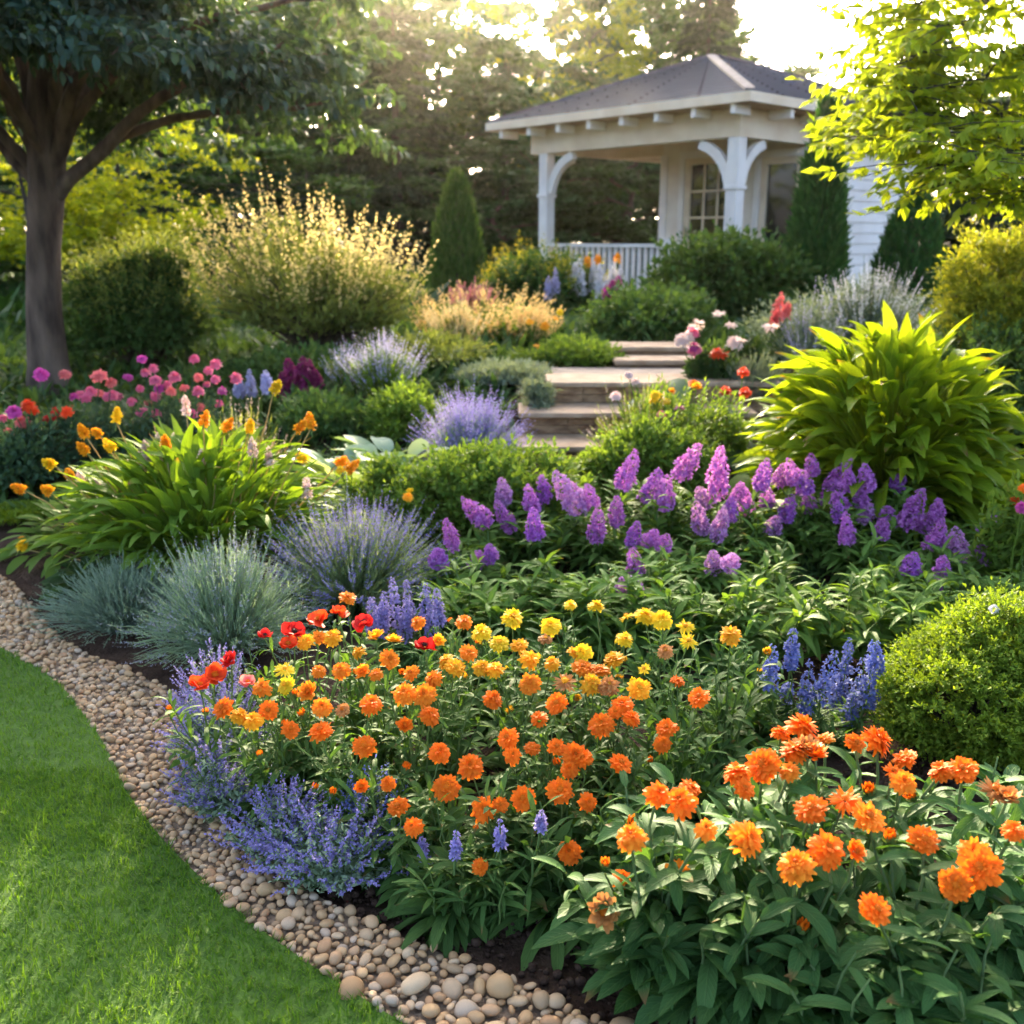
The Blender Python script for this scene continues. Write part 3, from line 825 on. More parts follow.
# the big shade tree at the left
def big_tree():
    rng = np.random.default_rng(21)
    Y0 = 8.3; bx = xat(52, Y0, .25); zb = float(ter(bx, Y0))
    t = thing('shade_tree', 'large spreading tree with dark blue green leaves and thick forked trunk', 'tree', (bx, Y0, zb))
    tb, cb = MB(), MB()
    n = 420
    a = rng.uniform(0, 2 * PI, n); q_ = rng.uniform(0, 1, n) ** .5; lb = 1 + .16 * np.sin(3 * a + 1) + .1 * np.sin(7 * a)
    x_, y_ = q_ * np.cos(a) * 2.05 * lb, q_ * np.sin(a) * 2.5 * lb
    dome = 3.6 * np.sqrt(np.clip(1 - q_ ** 2, .02, 1)); lo = 2.98 - .92 * q_ ** 2
    T = np.stack([.2 + x_, y_, lo + np.where(rng.random(n) < .65, rng.uniform(0, .5, n), rng.uniform(.15, 1, n) * dome)], -1)
    T = T[np.linalg.norm(T[:, :2], axis=1) > .45]
    trunk = [(0, 0, -.1), (.0, 0, .25), (.02, .0, .7), (.08, 0, 1.2), (.16, 0, 1.65), (.2, .03, 2.1), (.22, .05, 2.6), (.2, .05, 3.2), (.22, 0, 3.9), (.2, 0, 4.7)]
    rad = np.array([.23, .165, .14, .132, .14, .155, .10, .08, .05, .03])
    tb.tubes(np.array(trunk)[None], rad[None], 14)
    limbs = [[(.22, 0, 1.75), (.55, -.12, 2.25), (1.1, -.25, 2.62), (1.8, -.3, 2.85), (2.5, -.35, 2.95)],
             [(.2, 0, 1.6), (.6, .1, 1.98), (1.15, .2, 2.2), (1.75, .3, 2.28), (2.3, .35, 2.3)],
             [(.22, 0, 1.9), (.45, -.2, 2.6), (.8, -.4, 3.3), (1.2, -.6, 3.9), (1.5, -.7, 4.4)],
             [(.15, 0, 1.65), (-.15, -.1, 2.1), (-.5, -.2, 2.6), (-1.0, -.25, 3.0), (-1.6, -.3, 3.4)],
             [(.17, 0, 1.9), (.05, .1, 2.5), (-.15, .2, 3.1), (-.35, .4, 3.7), (-.5, .5, 4.4)],
             [(.2, 0, 1.8), (.3, .5, 2.4), (.5, 1.1, 2.9), (.7, 1.7, 3.2), (.9, 2.2, 3.4)],
             [(.2, 0, 1.7), (.5, -.2, 2.35), (.95, -.35, 2.75), (1.45, -.5, 3.05), (1.9, -.55, 3.3)], [(.2, 0, 1.55), (.7, -.15, 1.95), (1.25, -.3, 2.3), (1.75, -.4, 2.5), (2.2, -.5, 2.6)],
             [(.2, 0, 1.9), (.4, .05, 2.45), (.75, .1, 2.95), (1.1, .1, 3.35), (1.5, .1, 3.7)], [(.15, 0, 1.6), (-.2, .1, 2.0), (-.7, .2, 2.35), (-1.2, .25, 2.6), (-1.8, .3, 2.8)], [(.16, 0, 1.8), (.0, -.15, 2.4), (-.2, -.35, 2.9), (-.4, -.5, 3.3), (-.6, -.6, 3.8)],
             [(.2, 0, 1.8), (.15, -.5, 2.4), (.2, -1.0, 2.9), (.1, -1.5, 3.3), (.2, -2.0, 3.6)]]
    nodes, nr = [], []
    for l in limbs:
        l = np.array(l); u = np.linspace(0, 1, 13); o = np.linspace(0, 1, len(l))
        P = np.stack([np.interp(u, o, l[:, k]) for k in range(3)], -1); P[2:-1] = (P[1:-2] + P[2:-1] + P[3:]) / 3
        P[1:] += rng.normal(0, .012, (12, 3)); rr = np.linspace(rng.choice([.05, .065, .085]), .018, 13)
        tb.tubes(P[None], rr[None], 8); nodes += list(P[4:]); nr += list(rr[4:])
    NP = np.array(nodes); NR = list(nr)
    for ti in np.argsort(np.linalg.norm(T - np.array((.3, 0, 2.8)), axis=1)):
        g = T[ti]; dist = np.linalg.norm(NP - g, axis=1) + .8 * np.clip(NP[:, 2] - g[2], 0, None)
        k = int(np.argmin(dist)); p0 = NP[k]; L = np.linalg.norm(g - p0); u = np.linspace(0, 1, 6)[:, None]
        P = p0 + (g - p0) * u + rng.normal(0, .03 * L, (6, 3)) * np.sin(u * PI); P[:, 2] += .08 * L * np.sin(u[:, 0] * PI)
        rr = np.linspace(NR[k] * .6, max(NR[k] * .35, .005), 6)
        tb.tubes(P[None], rr[None], 5); NP = np.concatenate([NP, P[2:]]); NR += list(rr[2:])
    O = np.repeat(T, 10, 0); E = O + sph(rng, len(O), -.7, .5) * np.array((1, 1, .8)) * rng.uniform(.25, .6, (len(O), 1))
    shoots(cb, rng, O, E, 13, .105, .052, t0=.15, spread=.75, nseg=3, cols=3, prof='oval', bend=.8, fold=.12, up=-.15)
    tb.build('trunk', G['bark'], t)
    cb.build('crown', leaf_mat('shade_tree_leaves', (.020, .052, .038), (.042, .088, .058), .26, (3.2, 2.4, .35), .5, .2), t)
big_tree()

def maple():
    rng = np.random.default_rng(31)
    p = Vector((4.9, 6.6, 0)); p.z = float(ter(p.x, p.y))
    t = thing('maple_tree', 'yellow green maple branches reaching in over the golden bush', 'tree', p)
    tb, cb = MB(), MB()
    trunk = [(0, 0, -.1), (.02, 0, .6), (-.03, .02, 1.2), (-.1, 0, 1.9), (-.12, 0, 2.6), (-.1, 0, 3.4), (-.15, .1, 4.2), (-.1, 0, 5.0)]
    tb.tubes(np.array(trunk)[None], np.array([.22, .16, .14, .13, .11, .08, .05, .03])[None], 10)
    L = [(830, 75, 5.9), (870, 100, 5.7), (900, 122, 5.6), (850, 130, 6.1), (930, 60, 6.3), (880, 40, 6.4), (840, 20, 6.6), (910, 10, 6.2), (960, 30, 5.8), (1000, 60, 5.6), (960, 95, 6.0),
         (1000, 120, 5.9), (930, 140, 5.4), (975, 160, 5.2), (1015, 165, 5.3), (945, 172, 5.2), (890, 150, 5.6), (1010, 20, 6.4), (1050, 100, 6.0), (1060, 180, 5.4), (1010, 200, 5.2), (970, 185, 5.3), (1060, 30, 6.2),
         (830, 105, 6.2), (860, 60, 6.2), (1000, 90, 6.4), (900, 85, 6.4), (860, -30, 6.4), (950, -40, 6.1), (1040, -40, 6.3), (1100, 60, 6.4), (1120, 140, 6.0), (1000, -80, 6.6), (900, -90, 6.7), (1100, -80, 6.3), (1150, 0, 6.8), (1130, -150, 6.6), (1020, -150, 6.2), (1230, 60, 7.2), (1300, 0, 7.0), (1300, 130, 6.4), (1250, -120, 7.1), (880, 118, 6.0), (905, 60, 5.9), (985, 135, 5.6), (850, 95, 5.8)]
    T = np.array([at(q[0] + max(0, (930 - q[0]) * .62), q[1] - 8, q[2]) - p for q in L])
    main = [[(-.1, 0, 1.9), (-.5, -.3, 2.25), (-1.0, -.55, 2.5), (-1.6, -.75, 2.62), (-2.2, -.85, 2.66)], [(-.12, 0, 2.4), (-.6, -.1, 2.9), (-1.2, -.1, 3.2), (-1.8, -.1, 3.3), (-2.4, -.2, 3.3)],
            [(-.1, 0, 2.9), (-.3, .1, 3.5), (-.8, .1, 4.0), (-1.3, 0, 4.3), (-1.7, -.1, 4.5)], [(-.1, 0, 1.7), (-.3, -.5, 1.9), (-.7, -.9, 2.1), (-1.1, -1.2, 2.2), (-1.5, -1.3, 2.22)]]
    nodes, nr = [], []
    for l in main:
        l = np.array(l); u = np.linspace(0, 1, 11); o = np.linspace(0, 1, len(l))
        P = np.stack([np.interp(u, o, l[:, k]) for k in range(3)], -1); P[1:] += rng.normal(0, .02, (10, 3)); rr = np.linspace(.05, .012, 11)
        tb.tubes(P[None], rr[None], 7); nodes += list(P[2:]); nr += list(rr[2:])
    NP = np.array(nodes); NR = list(nr)
    for g in T[np.argsort(np.linalg.norm(T - np.array((-.8, -.2, 2.4)), axis=1))]:
        k = int(np.argmin(np.linalg.norm(NP - g, axis=1))); p0 = NP[k]; ln = np.linalg.norm(g - p0); u = np.linspace(0, 1, 7)[:, None]
        P = p0 + (g - p0) * u + rng.normal(0, .04 * ln, (7, 3)) * np.sin(u * PI); rr = np.linspace(max(NR[k] * .6, .006), .004, 7)
        tb.tubes(P[None], rr[None], 5); NP = np.concatenate([NP, P[2:]]); NR += list(rr[2:])
    O = np.repeat(T, 9, 0); D = sph(rng, len(O), -.5, .3) * np.array((1, 1, .55))
    E = O + D * rng.uniform(.25, .62, (len(O), 1)); E[:, 2] -= .05
    tb.tubes(np.stack([O, (O + E) / 2 + (0, 0, .02), E], 1), np.tile([.005, .003, .002], (len(O), 1)), 3)
    # palmate sprays: each leaf is a fan of three pointed lobes
    K = len(O); m = 11; tt = np.linspace(.12, 1, m)
    P = (O[:, None] + (E - O)[:, None] * tt[None, :, None] + rng.normal(0, .02, (K, m, 3))).reshape(-1, 3)
    h = np.arctan2(D[:, 1], D[:, 0]).repeat(m) + rng.normal(0, .9, K * m); a = rng.normal(-.15, .4, K * m); s = rng.uniform(.7, 1.25, K * m); ro = rng.normal(0, .45, K * m)
    for dh, f in ((0, 1), (.75, .8), (-.75, .8)):
        blades(cb, P, h + dh, a, rng.normal(.5, .25, K * m), .092 * s * f, .040 * s * f, 2, 'leaf', .12, ro, 3)
    tb.build('trunk', G['bark2'], t)
    cb.build('crown', leaf_mat('maple_leaves', (.17, .25, .016), (.33, .38, .024), .55, (1.5, 1.4, .5), .5, .2), t)
maple()

# ------------------------------------------------------------------ shrubs and cones
def px_thing(px, Yd, topy, wpx):
    zb = float(ter(xat(px, Yd), Yd)); x = xat(px, Yd, 1.0); zb = float(ter(x, Yd))
    return Vector((x, Yd, zb)), at(px, topy, Yd).z - zb, wpx / FPX * Yd * 1.02 / 2

def shrub(name, label, cat, px, Yd, topy, wpx, m, leaf=(.06, .03), n=420, per=12, seed=1, spread=.75, amp=.35, zmin=-.15, depth=1.0, up=.2, prof='leaf', t0=.45, group=None, extra=None, clump=None, taper=0, lk=11, sharp=5, nseg=2, cols=2, core=.12, squash=1.0):
    rng = np.random.default_rng(seed)
    p, H, Rw = px_thing(px, Yd, topy, wpx)
    t = thing(name, label, cat, p, group)
    if clump: H -= clump[1] * 1.1; Rw -= clump[1] * 1.15
    D = sph(rng, n, zmin, 1); r = lobes(rng, D, lk, amp, sharp) * (rng.uniform(.55, 1.05, n) ** .6)
    zc = H * .42
    E = np.stack([D[:, 0] * Rw * r, D[:, 1] * Rw * depth * r, zc + D[:, 2] * (H - zc) * r], -1)
    E[:, 2] = np.maximum(E[:, 2], .04)
    if taper: E[:, :2] *= (1 - taper * np.clip(E[:, 2:3] / H, 0, 1) ** 1.4)
    if clump:
        K_, rc = clump; Cc = E[:K_]; E = np.repeat(Cc, n // K_, 0); n = len(E); D = np.repeat(D[:K_], n // K_, 0)
        v_ = sph(rng, n, -.4, 1) + D * .6; Oc = E - D * rc * .4; E = E + v_ * rc * rng.uniform(.6, 1.1, (n, 1)); E[:, 2] = np.maximum(E[:, 2], .03)
    O = np.stack([E[:, 0] * .25 * rng.uniform(0, 1, n), E[:, 1] * .25 * rng.uniform(0, 1, n), E[:, 2] * .12], -1)
    sb, cb = MB(), MB()
    mid = (O + E) / 2; mid[:, 2] += .08 * H
    S0, S1 = O, E
    if clump: S1 = Cc; S0 = Cc * np.array((.1, .1, .02)); O = Oc; O[:, 2] = np.maximum(O[:, 2], .02); mid = (S0 + S1) / 2; mid[:, 2] += .06 * H
    k = min(len(S1), 160)
    sb.tubes(np.stack([S0, mid, S1], 1)[:k], np.tile(np.array([.012, .007, .002]) * max(.5, min(H, 1.5)), (k, 1)), 3)
    shoots(cb, rng, O, E, per, leaf[0], leaf[1], t0=t0, spread=spread, sag=.25, nseg=nseg, cols=cols, prof=prof, up=up, bend=.3)
    sb.build('stem', G['twig'], t); cb.build('foliage', m, t)
    if extra: extra(t, rng, E, H, Rw, D)
    return t, rng, E, H, Rw, D

def sprigs(name, m, frac=.3, leaf=(.03, .014), per=10, ln=.22, dz=.7, zlo=.3):
    """pale tip growth or blossom sprays on the upper shoots of a shrub"""
    def f(t, rng, E, H, Rw, D):
        S = E[(D[:, 2] > zlo) & (rng.random(len(E)) < frac)]
        d = S / (np.linalg.norm(S, axis=1, keepdims=True) + 1e-6) + np.array((0, 0, dz)); d /= np.linalg.norm(d, axis=1, keepdims=True)
        E2 = S + d * ln * rng.uniform(.5, 1.3, (len(S), 1))
        mb = MB(); shoots(mb, rng, S - d * ln * .4, E2, per, leaf[0], leaf[1], t0=.1, spread=.9, up=.3, prof='oval'); mb.build(name, m, t)
    return f

M_ = {}
M_['box'] = leaf_mat('boxwood_leaves', (.12, .20, .02), (.22, .30, .03), .4, (1.5, 1.4, .4))
M_['deep'] = leaf_mat('deep_green_leaves', (.045, .095, .028), (.085, .155, .04), .35)
M_['deepblue'] = leaf_mat('blue_green_leaves', (.045, .095, .048), (.085, .15, .068), .3)
M_['midg'] = leaf_mat('mid_green_leaves', (.055, .12, .03), (.10, .18, .045), .35)
M_['fresh'] = leaf_mat('fresh_green_leaves', (.09, .17, .025), (.16, .25, .04), .4)
M_['gold'] = leaf_mat('golden_leaves', (.22, .24, .025), (.36, .33, .04), .45, (1.5, 1.3, .5))
M_['goldgreen'] = leaf_mat('golden_green_leaves', (.13, .18, .02), (.26, .28, .03), .4)
M_['olive'] = leaf_mat('olive_leaves', (.13, .18, .045), (.22, .27, .07), .4)
M_['cream'] = petal_mat('cream_blossom', (.62, .50, .17), (.75, .64, .28), .5)
M_['silver'] = leaf_mat('silver_leaves', (.16, .22, .15), (.28, .34, .24), .3)
M_['cyp'] = leaf_mat('cypress_sprays', (.028, .085, .022), (.06, .14, .03), .25)
M_['cypgold'] = leaf_mat('cone_sprays', (.05, .12, .022), (.10, .18, .035), .3)

shrub('mounded_shrub', 'dark green rounded shrub beside the big trunk', 'shrub', 140, 9.4, 246, 165, M_['midg'], (.085, .04), 2600, 12, 41, amp=.45, clump=(200, .2), t0=.1, zmin=-.3, taper=.55, extra=sprigs('young_tip', M_['olive'], .5, (.055, .022), 10, .2))
shrub('blossoming_shrub', 'large airy shrub covered in pale yellow blossom sprays', 'shrub', 322, 9.3, 240, 180, M_['olive'], (.085, .03), 950, 16, 42, amp=.4, lk=14, up=.5, extra=sprigs('blossom', M_['cream'], .6, (.04, .026), 14, .34, .9, .22))
shrub('hedge_shrub', 'rounded green and gold shrub against the veranda corner', 'shrub', 540, 12, 256, 120, M_['midg'], (.07, .038), 2000, 12, 43, amp=.35, clump=(140, .2), t0=.1, zmin=-.6, extra=sprigs('golden_tip', M_['gold'], .35, (.05, .025), 8, .14))
shrub('veranda_shrub', 'broad dark green shrub in front of the veranda door', 'shrub', 718, 11.0, 236, 160, M_['midg'], (.10, .055), 2600, 11, 44, amp=.4, depth=.8, clump=(170, .24), t0=.1, zmin=-.6)
shrub('veranda_shrub', 'low dark shrub between the railing and the upper steps', 'shrub', 650, 9.4, 285, 125, M_['midg'], (.08, .04), 1600, 11, 45, amp=.35, clump=(120, .2), t0=.1, zmin=-.6)
shrub('golden_bush', 'dense golden green bush below the maple branches', 'shrub', 1008, 7.0, 240, 150, M_['goldgreen'], (.045, .02), 4200, 10, 46, amp=.3, lk=16, up=.2, clump=(420, .13), t0=.15, zmin=-.6)
shrub('green_bush', 'dense green bush filling the shade under the golden bush', 'shrub', 1000, 6.5, 320, 190, M_['deep'], (.07, .03), 600, 14, 146, amp=.3)
shrub('silver_shrub', 'loose grey green shrub in front of the tall narrow conifer', 'shrub', 840, 8.6, 300, 175, M_['silver'], (.06, .016), 620, 16, 47, amp=.3, up=.5)
shrub('gold_shrub', 'low shrub with warm yellow flower sprays below the clipped cone', 'shrub', 487, 9.4, 316, 125, M_['fresh'], (.07, .03), 420, 12, 48, extra=sprigs('blossom', petal_mat('amber_sprays', (.6, .40, .12), (.75, .56, .22), .5), .8, (.045, .022), 14, .2, 1, -.1))
shrub('round_bush', 'soft grey green mound beside the stone steps', 'shrub', 502, 7.4, 362, 105, M_['silver'], (.06, .012), 620, 16, 49, amp=.2, up=.3)
shrub('round_bush', 'green mound between the soft grey mound and the landing path', 'shrub', 585, 8.0, 340, 90, M_['fresh'], (.06, .018), 520, 14, 50, amp=.25)
shrub('low_hedge', 'low bright green shrub in front of the purple lavender', 'shrub', 480, 4.75, 456, 225, M_['fresh'], (.045, .022), 3600, 11, 51, amp=.35, lk=16, depth=.6, clump=(360, .09), t0=.1, zmin=-.6)
shrub('low_hedge', 'low yellow green shrub at the foot of the stone steps', 'shrub', 640, 5.2, 425, 150, M_['fresh'], (.04, .02), 2400, 11, 52, amp=.35, depth=.5, clump=(240, .09), t0=.1, zmin=-.6)
shrub('boxwood_bush', 'bright green boxwood bush beside the blue salvia', 'shrub', 1014, 2.74, 618, 215, M_['box'], (.018, .010), 10000, 10, 53, amp=.28, lk=30, sharp=10, up=.2, prof='oval', t0=.1, clump=(1000, .045), spread=.85, zmin=-.66)
shrub('bright_bush', 'bright sunlit green bush behind the big trunk', 'shrub', -2, 9.6, 362, 90, M_['fresh'], (.07, .03), 460, 12, 54)
shrub('dark_bush', 'dark green bush in front of the pink flowers at the edge', 'shrub', 5, 5.6, 425, 120, M_['deepblue'], (.06, .028), 520, 13, 55)
shrub('low_bush', 'small mossy green bush at the bend of the gravel', 'shrub', -6, 5.15, 530, 75, M_['box'], (.04, .02), 420, 12, 56)
shrub('leafy_shrub', 'pale green shrub behind the pink flower bush', 'shrub', 250, 8.4, 372, 150, M_['deep'], (.08, .03), 480, 12, 57)
shrub('leafy_shrub', 'green shrub behind the pale violet salvia', 'shrub', 425, 8.1, 335, 110, M_['olive'], (.07, .025), 480, 12, 58)
shrub('leafy_shrub', 'mid green shrub behind the large golden hosta', 'shrub', 1000, 6.0, 395, 140, M_['deep'], (.08, .035), 480, 12, 59)
shrub('leafy_shrub', 'dark shrub at the front wall under the veranda window', 'shrub', 800, 12.1, 262, 90, M_['deepblue'], (.09, .04), 400, 12, 60)

def cone(name, label, px, Yd, topy, wpx, m, seed):
    rng = np.random.default_rng(seed); p, H, Rw = px_thing(px, Yd, topy, wpx)
    t = thing(name, label, 'conifer', p)
    n = 9000; z = 1 - np.sqrt(rng.uniform(0, 1, n)) ; z = np.where(rng.random(n) < .5, rng.random(n) ** 1.3, z)
    pr = np.interp(z, [0, .12, .35, .7, .92, 1], [.86, 1, .95, .62, .27, .05])
    a = rng.uniform(0, 2 * PI, n); lump = 1 + .10 * np.sin(a * 5 + z * 9) * np.sin(z * 14 + a * 2) + rng.normal(0, .04, n)
    r = Rw * pr * lump * rng.uniform(.55, 1, n) ** .3
    B = np.stack([r * np.cos(a), r * np.sin(a), z * H * .97], -1)
    cb = MB(); D = np.stack([np.cos(a) * .35, np.sin(a) * .35, np.full(n, 1.)], -1) + rng.normal(0, .28, (n, 3)); h, e = d2ha(D)
    blades(cb, B, h, e, rng.normal(-.1, .3, n), H * rng.uniform(.035, .085, n), H * .016, 2, 'leaf', 0, rng.uniform(0, 3, n), 2)
    sb = MB(); sb.tubes([[(0, 0, -.1), (0, 0, H * .5), (0, 0, H * .97)]], [[.09, .05, .01]], 8)
    k = 90; zz = rng.uniform(.05, .9, k); aa = rng.uniform(0, 6.28, k); rr = Rw * .7 * np.interp(zz, [0, .12, .35, .7, .92, 1], [.86, 1, .93, .55, .2, .02])
    P0 = np.stack([0 * zz, 0 * zz, zz * H * .9], -1); P1 = np.stack([rr * np.cos(aa), rr * np.sin(aa), zz * H * .9 + .15], -1)
    sb.tubes(np.stack([P0, (P0 + P1) / 2, P1], 1), np.tile([.015, .01, .004], (k, 1)), 4)
    sb.build('trunk', G['bark'], t); cb.build('foliage', m, t)
cone('clipped_conifer', 'broad clipped green cone standing left of the veranda', 458, 14, 170, 50, M_['cypgold'], 61)
cone('narrow_conifer', 'tall narrow dark green conifer in front of the house wall', 814, 11.2, 100, 50, M_['cyp'], 62)
cone('narrow_conifer', 'dark cone shaped conifer at the end of the house', 908, 12.0, 178, 64, M_['cyp'], 63)

# ------------------------------------------------------------------ perennials
def mesh_of(mb, name, mats):
    o = mb.build(name, mats); me = o.data; bpy.data.objects.remove(o); return me

def leaf_clump(mb, rng, n, L, W, Rb, a_lo, a_hi, bend, prof='leaf', nseg=5, fold=.16, cols=3, zb=0.0, mi=0, stalk=None, flat=1.0):
    """leaves rising from a crown of radius Rb: outer ones lower and longer"""
    a = rng.uniform(0, 2 * PI, n); q = rng.uniform(0, 1, n) ** .7
    el = a_hi + (a_lo - a_hi) * q + rng.normal(0, .08, n)
    B = np.stack([Rb * q * np.cos(a), Rb * q * np.sin(a) * flat, np.full(n, zb)], -1)
    h = a + rng.normal(0, .25, n)
    l = L * rng.uniform(.65, 1.15, n)
    if stalk:
        sl = stalk * rng.uniform(.5, 1.1, n)
        D = np.stack([np.cos(el) * np.cos(h), np.cos(el) * np.sin(h), np.sin(el)], -1)
        P = B + D * sl[:, None]
        mb.tubes(np.stack([B, (B + P) / 2 + (0, 0, .01), P], 1), np.tile([W * .06, W * .05, W * .04], (n, 1)), 4, mi)
        B = P; el = el - .2
    blades(mb, B, h, el, bend * rng.uniform(.6, 1.3, n), l, W * rng.uniform(.75, 1.2, n), nseg, prof, fold, rng.normal(0, .25, n), cols, mi)

# big golden hosta-like clump at the right
def big_leaf_clump():
    rng = np.random.default_rng(71); p, H, Rw = px_thing(902, 4.95, 318, 300)
    t = thing('golden_hosta', 'huge clump of glowing yellow green lance leaves', 'plant', p)
    mb = MB(); n = 800
    D = sph(rng, n, -.05, 1); r = lobes(rng, D, 10, .15) * rng.uniform(.55, 1.0, n) ** .5
    T = np.stack([D[:, 0] * Rw * .76 * r, D[:, 1] * Rw * .72 * r, .16 * H + D[:, 2] * .74 * H * r], -1)
    B = T * np.array((.10, .10, 0)) + np.array((0, 0, .02))
    ax = T - B; mid = B + ax * .5; mid[:, 2] += .10 * H
    mb.tubes(np.stack([B, mid, T], 1), np.tile([.009, .007, .005], (n, 1)), 4)
    dd = D * np.array((1, 1, .65)) + np.array((0, 0, .30)) + rng.normal(0, .18, (n, 3)); h, e = d2ha(dd)
    blades(mb, T - ax * .12, h, e, rng.uniform(.3, 1.6, n), rng.uniform(.20, .34, n), rng.uniform(.06, .10, n), 6, 'leaf', .16, rng.normal(0, .4, n), 3)
    mb.build('foliage', leaf_mat('golden_hosta_leaves', (.11, .20, .012), (.22, .31, .02), .5, (1.75, 1.5, .35), .45, .2, veins=.8, brown=.1), t)
big_leaf_clump()

# left clump of broad strap leaves with torch flowers
PET = {
    'orange': petal_mat('orange_petals', (.78, .135, .006), (.88, .22, .010), .3),
    'lightorange': petal_mat('light_orange_petals', (.84, .21, .010), (.90, .32, .02), .33),
    'amber': petal_mat('amber_petals', (.85, .36, .015), (.90, .48, .02), .35),
    'yellow': petal_mat('yellow_petals', (.82, .55, .012), (.88, .66, .03), .35),
    'red': petal_mat('red_petals', (.55, .012, .012), (.68, .03, .02), .3),
    'vermilion': petal_mat('vermilion_petals', (.72, .05, .012), (.80, .09, .015), .3),
    'pink': petal_mat('pink_petals', (.68, .10, .20), (.78, .22, .32), .35),
    'coral': petal_mat('coral_petals', (.72, .14, .14), (.80, .24, .2), .35),
    'magenta': petal_mat('magenta_petals', (.50, .04, .25), (.62, .10, .36), .35),
    'purple': petal_mat('purple_florets', (.31, .05, .34), (.66, .29, .64), .35),
    'violet': petal_mat('violet_florets', (.24, .045, .34), (.54, .22, .62), .35),
    'mauve': petal_mat('mauve_florets', (.34, .10, .36), (.68, .40, .66), .35),
    'burgundy': petal_mat('burgundy_florets', (.22, .02, .09), (.36, .05, .15), .3),
    'blue': petal_mat('blue_florets', (.07, .09, .28), (.22, .26, .56), .3),
    'bluelav': petal_mat('blue_lavender_florets', (.20, .17, .40), (.38, .33, .60), .3),
    'lav': petal_mat('lavender_florets', (.26, .21, .46), (.42, .36, .62), .3),
    'palelav': petal_mat('pale_lavender_florets', (.46, .42, .62), (.62, .58, .74), .3),
    'white': petal_mat('white_florets', (.66, .64, .66), (.80, .78, .76), .3),
    'blush': petal_mat('blush_petals', (.72, .52, .48), (.80, .66, .58), .35),
    'faded': petal_mat('faded_petals', (.42, .14, .03), (.58, .28, .08), .3),
    'rosy': petal_mat('rosy_plumes', (.50, .17, .17), (.62, .28, .24), .35),
}
G['disc_o'] = leaf_mat('flower_disc_orange', (.55, .12, .005), (.75, .24, .01), .1)
G['disc_y'] = leaf_mat('flower_disc_yellow', (.65, .30, .01), (.75, .42, .02), .1)
G['disc_d'] = leaf_mat('flower_disc_dark', (.03, .015, .01), (.06, .03, .02), .1)

M_['cal'] = leaf_mat('calendula_leaves', (.060, .13, .030), (.105, .20, .045), .35, (1.7, 1.6, .5), veins=.5, brown=.08)
M_['calstem'] = leaf_mat('calendula_stems', (.10, .17, .05), (.16, .24, .07), .2)
def bloom_mesh(seed, kind):
    rng = np.random.default_rng(seed); mb = MB()
    if kind == 'double':        # ruffled double daisy about 60 mm across, disc on +z
        lay = [(22, .0275, .0125, -.02, .35, .0), (22, .0265, .0122, .10, .4, .0015), (20, .024, .0115, .22, .45, .003), (18, .020, .0105, .38, .5, .004), (15, .015, .009, .6, .6, .005), (11, .010, .006, .9, .6, .006)]
    elif kind == 'dome':
        lay = [(21, .027, .013, -.25, .5, .0), (21, .026, .0125, -.03, .6, .002), (20, .0235, .0115, .2, .7, .004), (17, .020, .011, .45, .75, .006), (14, .015, .008, .95, .8, .011), (10, .010, .006, 1.2, .7, .012)]
    elif kind == 'cup':
        lay = [(13, .026, .015, .6, .15, .0), (12, .024, .013, .85, .15, .002), (9, .019, .010, 1.15, .1, .003)]
    elif kind == 'poppy':
        lay = [(5, .034, .040, .25, -.35, .0), (4, .030, .036, .6, -.4, .002)]
    elif kind == 'daisy':
        lay = [(20, .026, .0065, .05, .3, 0), (14, .022, .006, .3, .4, .002)]
    elif kind == 'drooped':
        lay = [(19, .030, .0125, -.4, .4, .0), (19, .028, .012, -.12, .55, .003), (18, .025, .011, .15, .65, .006), (15, .020, .010, .5, .75, .009), (11, .014, .008, .9, .8, .011)]
    for k, (n, L, W, a0, bend, z) in enumerate(lay):
        a = np.arange(n) * 2 * PI / n + rng.uniform(0, 6.28) + rng.normal(0, .09, n)
        r0 = .004 if kind != 'poppy' else .002
        B = np.stack([r0 * np.cos(a), r0 * np.sin(a), np.full(n, z)], -1)
        blades(mb, B, a, a0 + rng.normal(0, .16, n), bend + rng.normal(0, .28, n), L * rng.uniform(.82, 1.1, n), W * rng.uniform(.85, 1.2, n), 3, 'round', -.10, rng.normal(0, .22, n), 3)
    return mb
def disc_mesh(seed, r=.0075, z=.008):
    rng = np.random.default_rng(seed); mb = MB(); D = sph(rng, 60, .0, 1); h, e = d2ha(D)
    blades(mb, D * np.array((r, r, r * .5)) + np.array((0, 0, z)), h, e, 0, r * .35, r * .3, 1, 'petal', 0, 0, 2)
    q, f = quad_sphere(2); mb.add(q * np.array((r, r, r * .5)) + np.array((0, 0, z)), f); return mb
BL = {}
for kind, seeds in (('double', 4), ('dome', 3), ('cup', 2), ('poppy', 3), ('daisy', 2), ('drooped', 3)):
    BL[kind] = [bloom_mesh(100 + 7 * s + len(kind), kind) for s in range(seeds)]
DISC = mesh_of(disc_mesh(5), 'flower_disc', G['disc_o']); DISCY = mesh_of(disc_mesh(6), 'flower_disc', G['disc_y']); DISCD = mesh_of(disc_mesh(7), 'flower_disc', G['disc_d'])
_bc = {}
def bloom(kind, colour, v):
    k = (kind, colour, v % len(BL[kind]))
    if k not in _bc: _bc[k] = mesh_of(BL[kind][k[2]], 'bloom', PET[colour])
    return _bc[k]

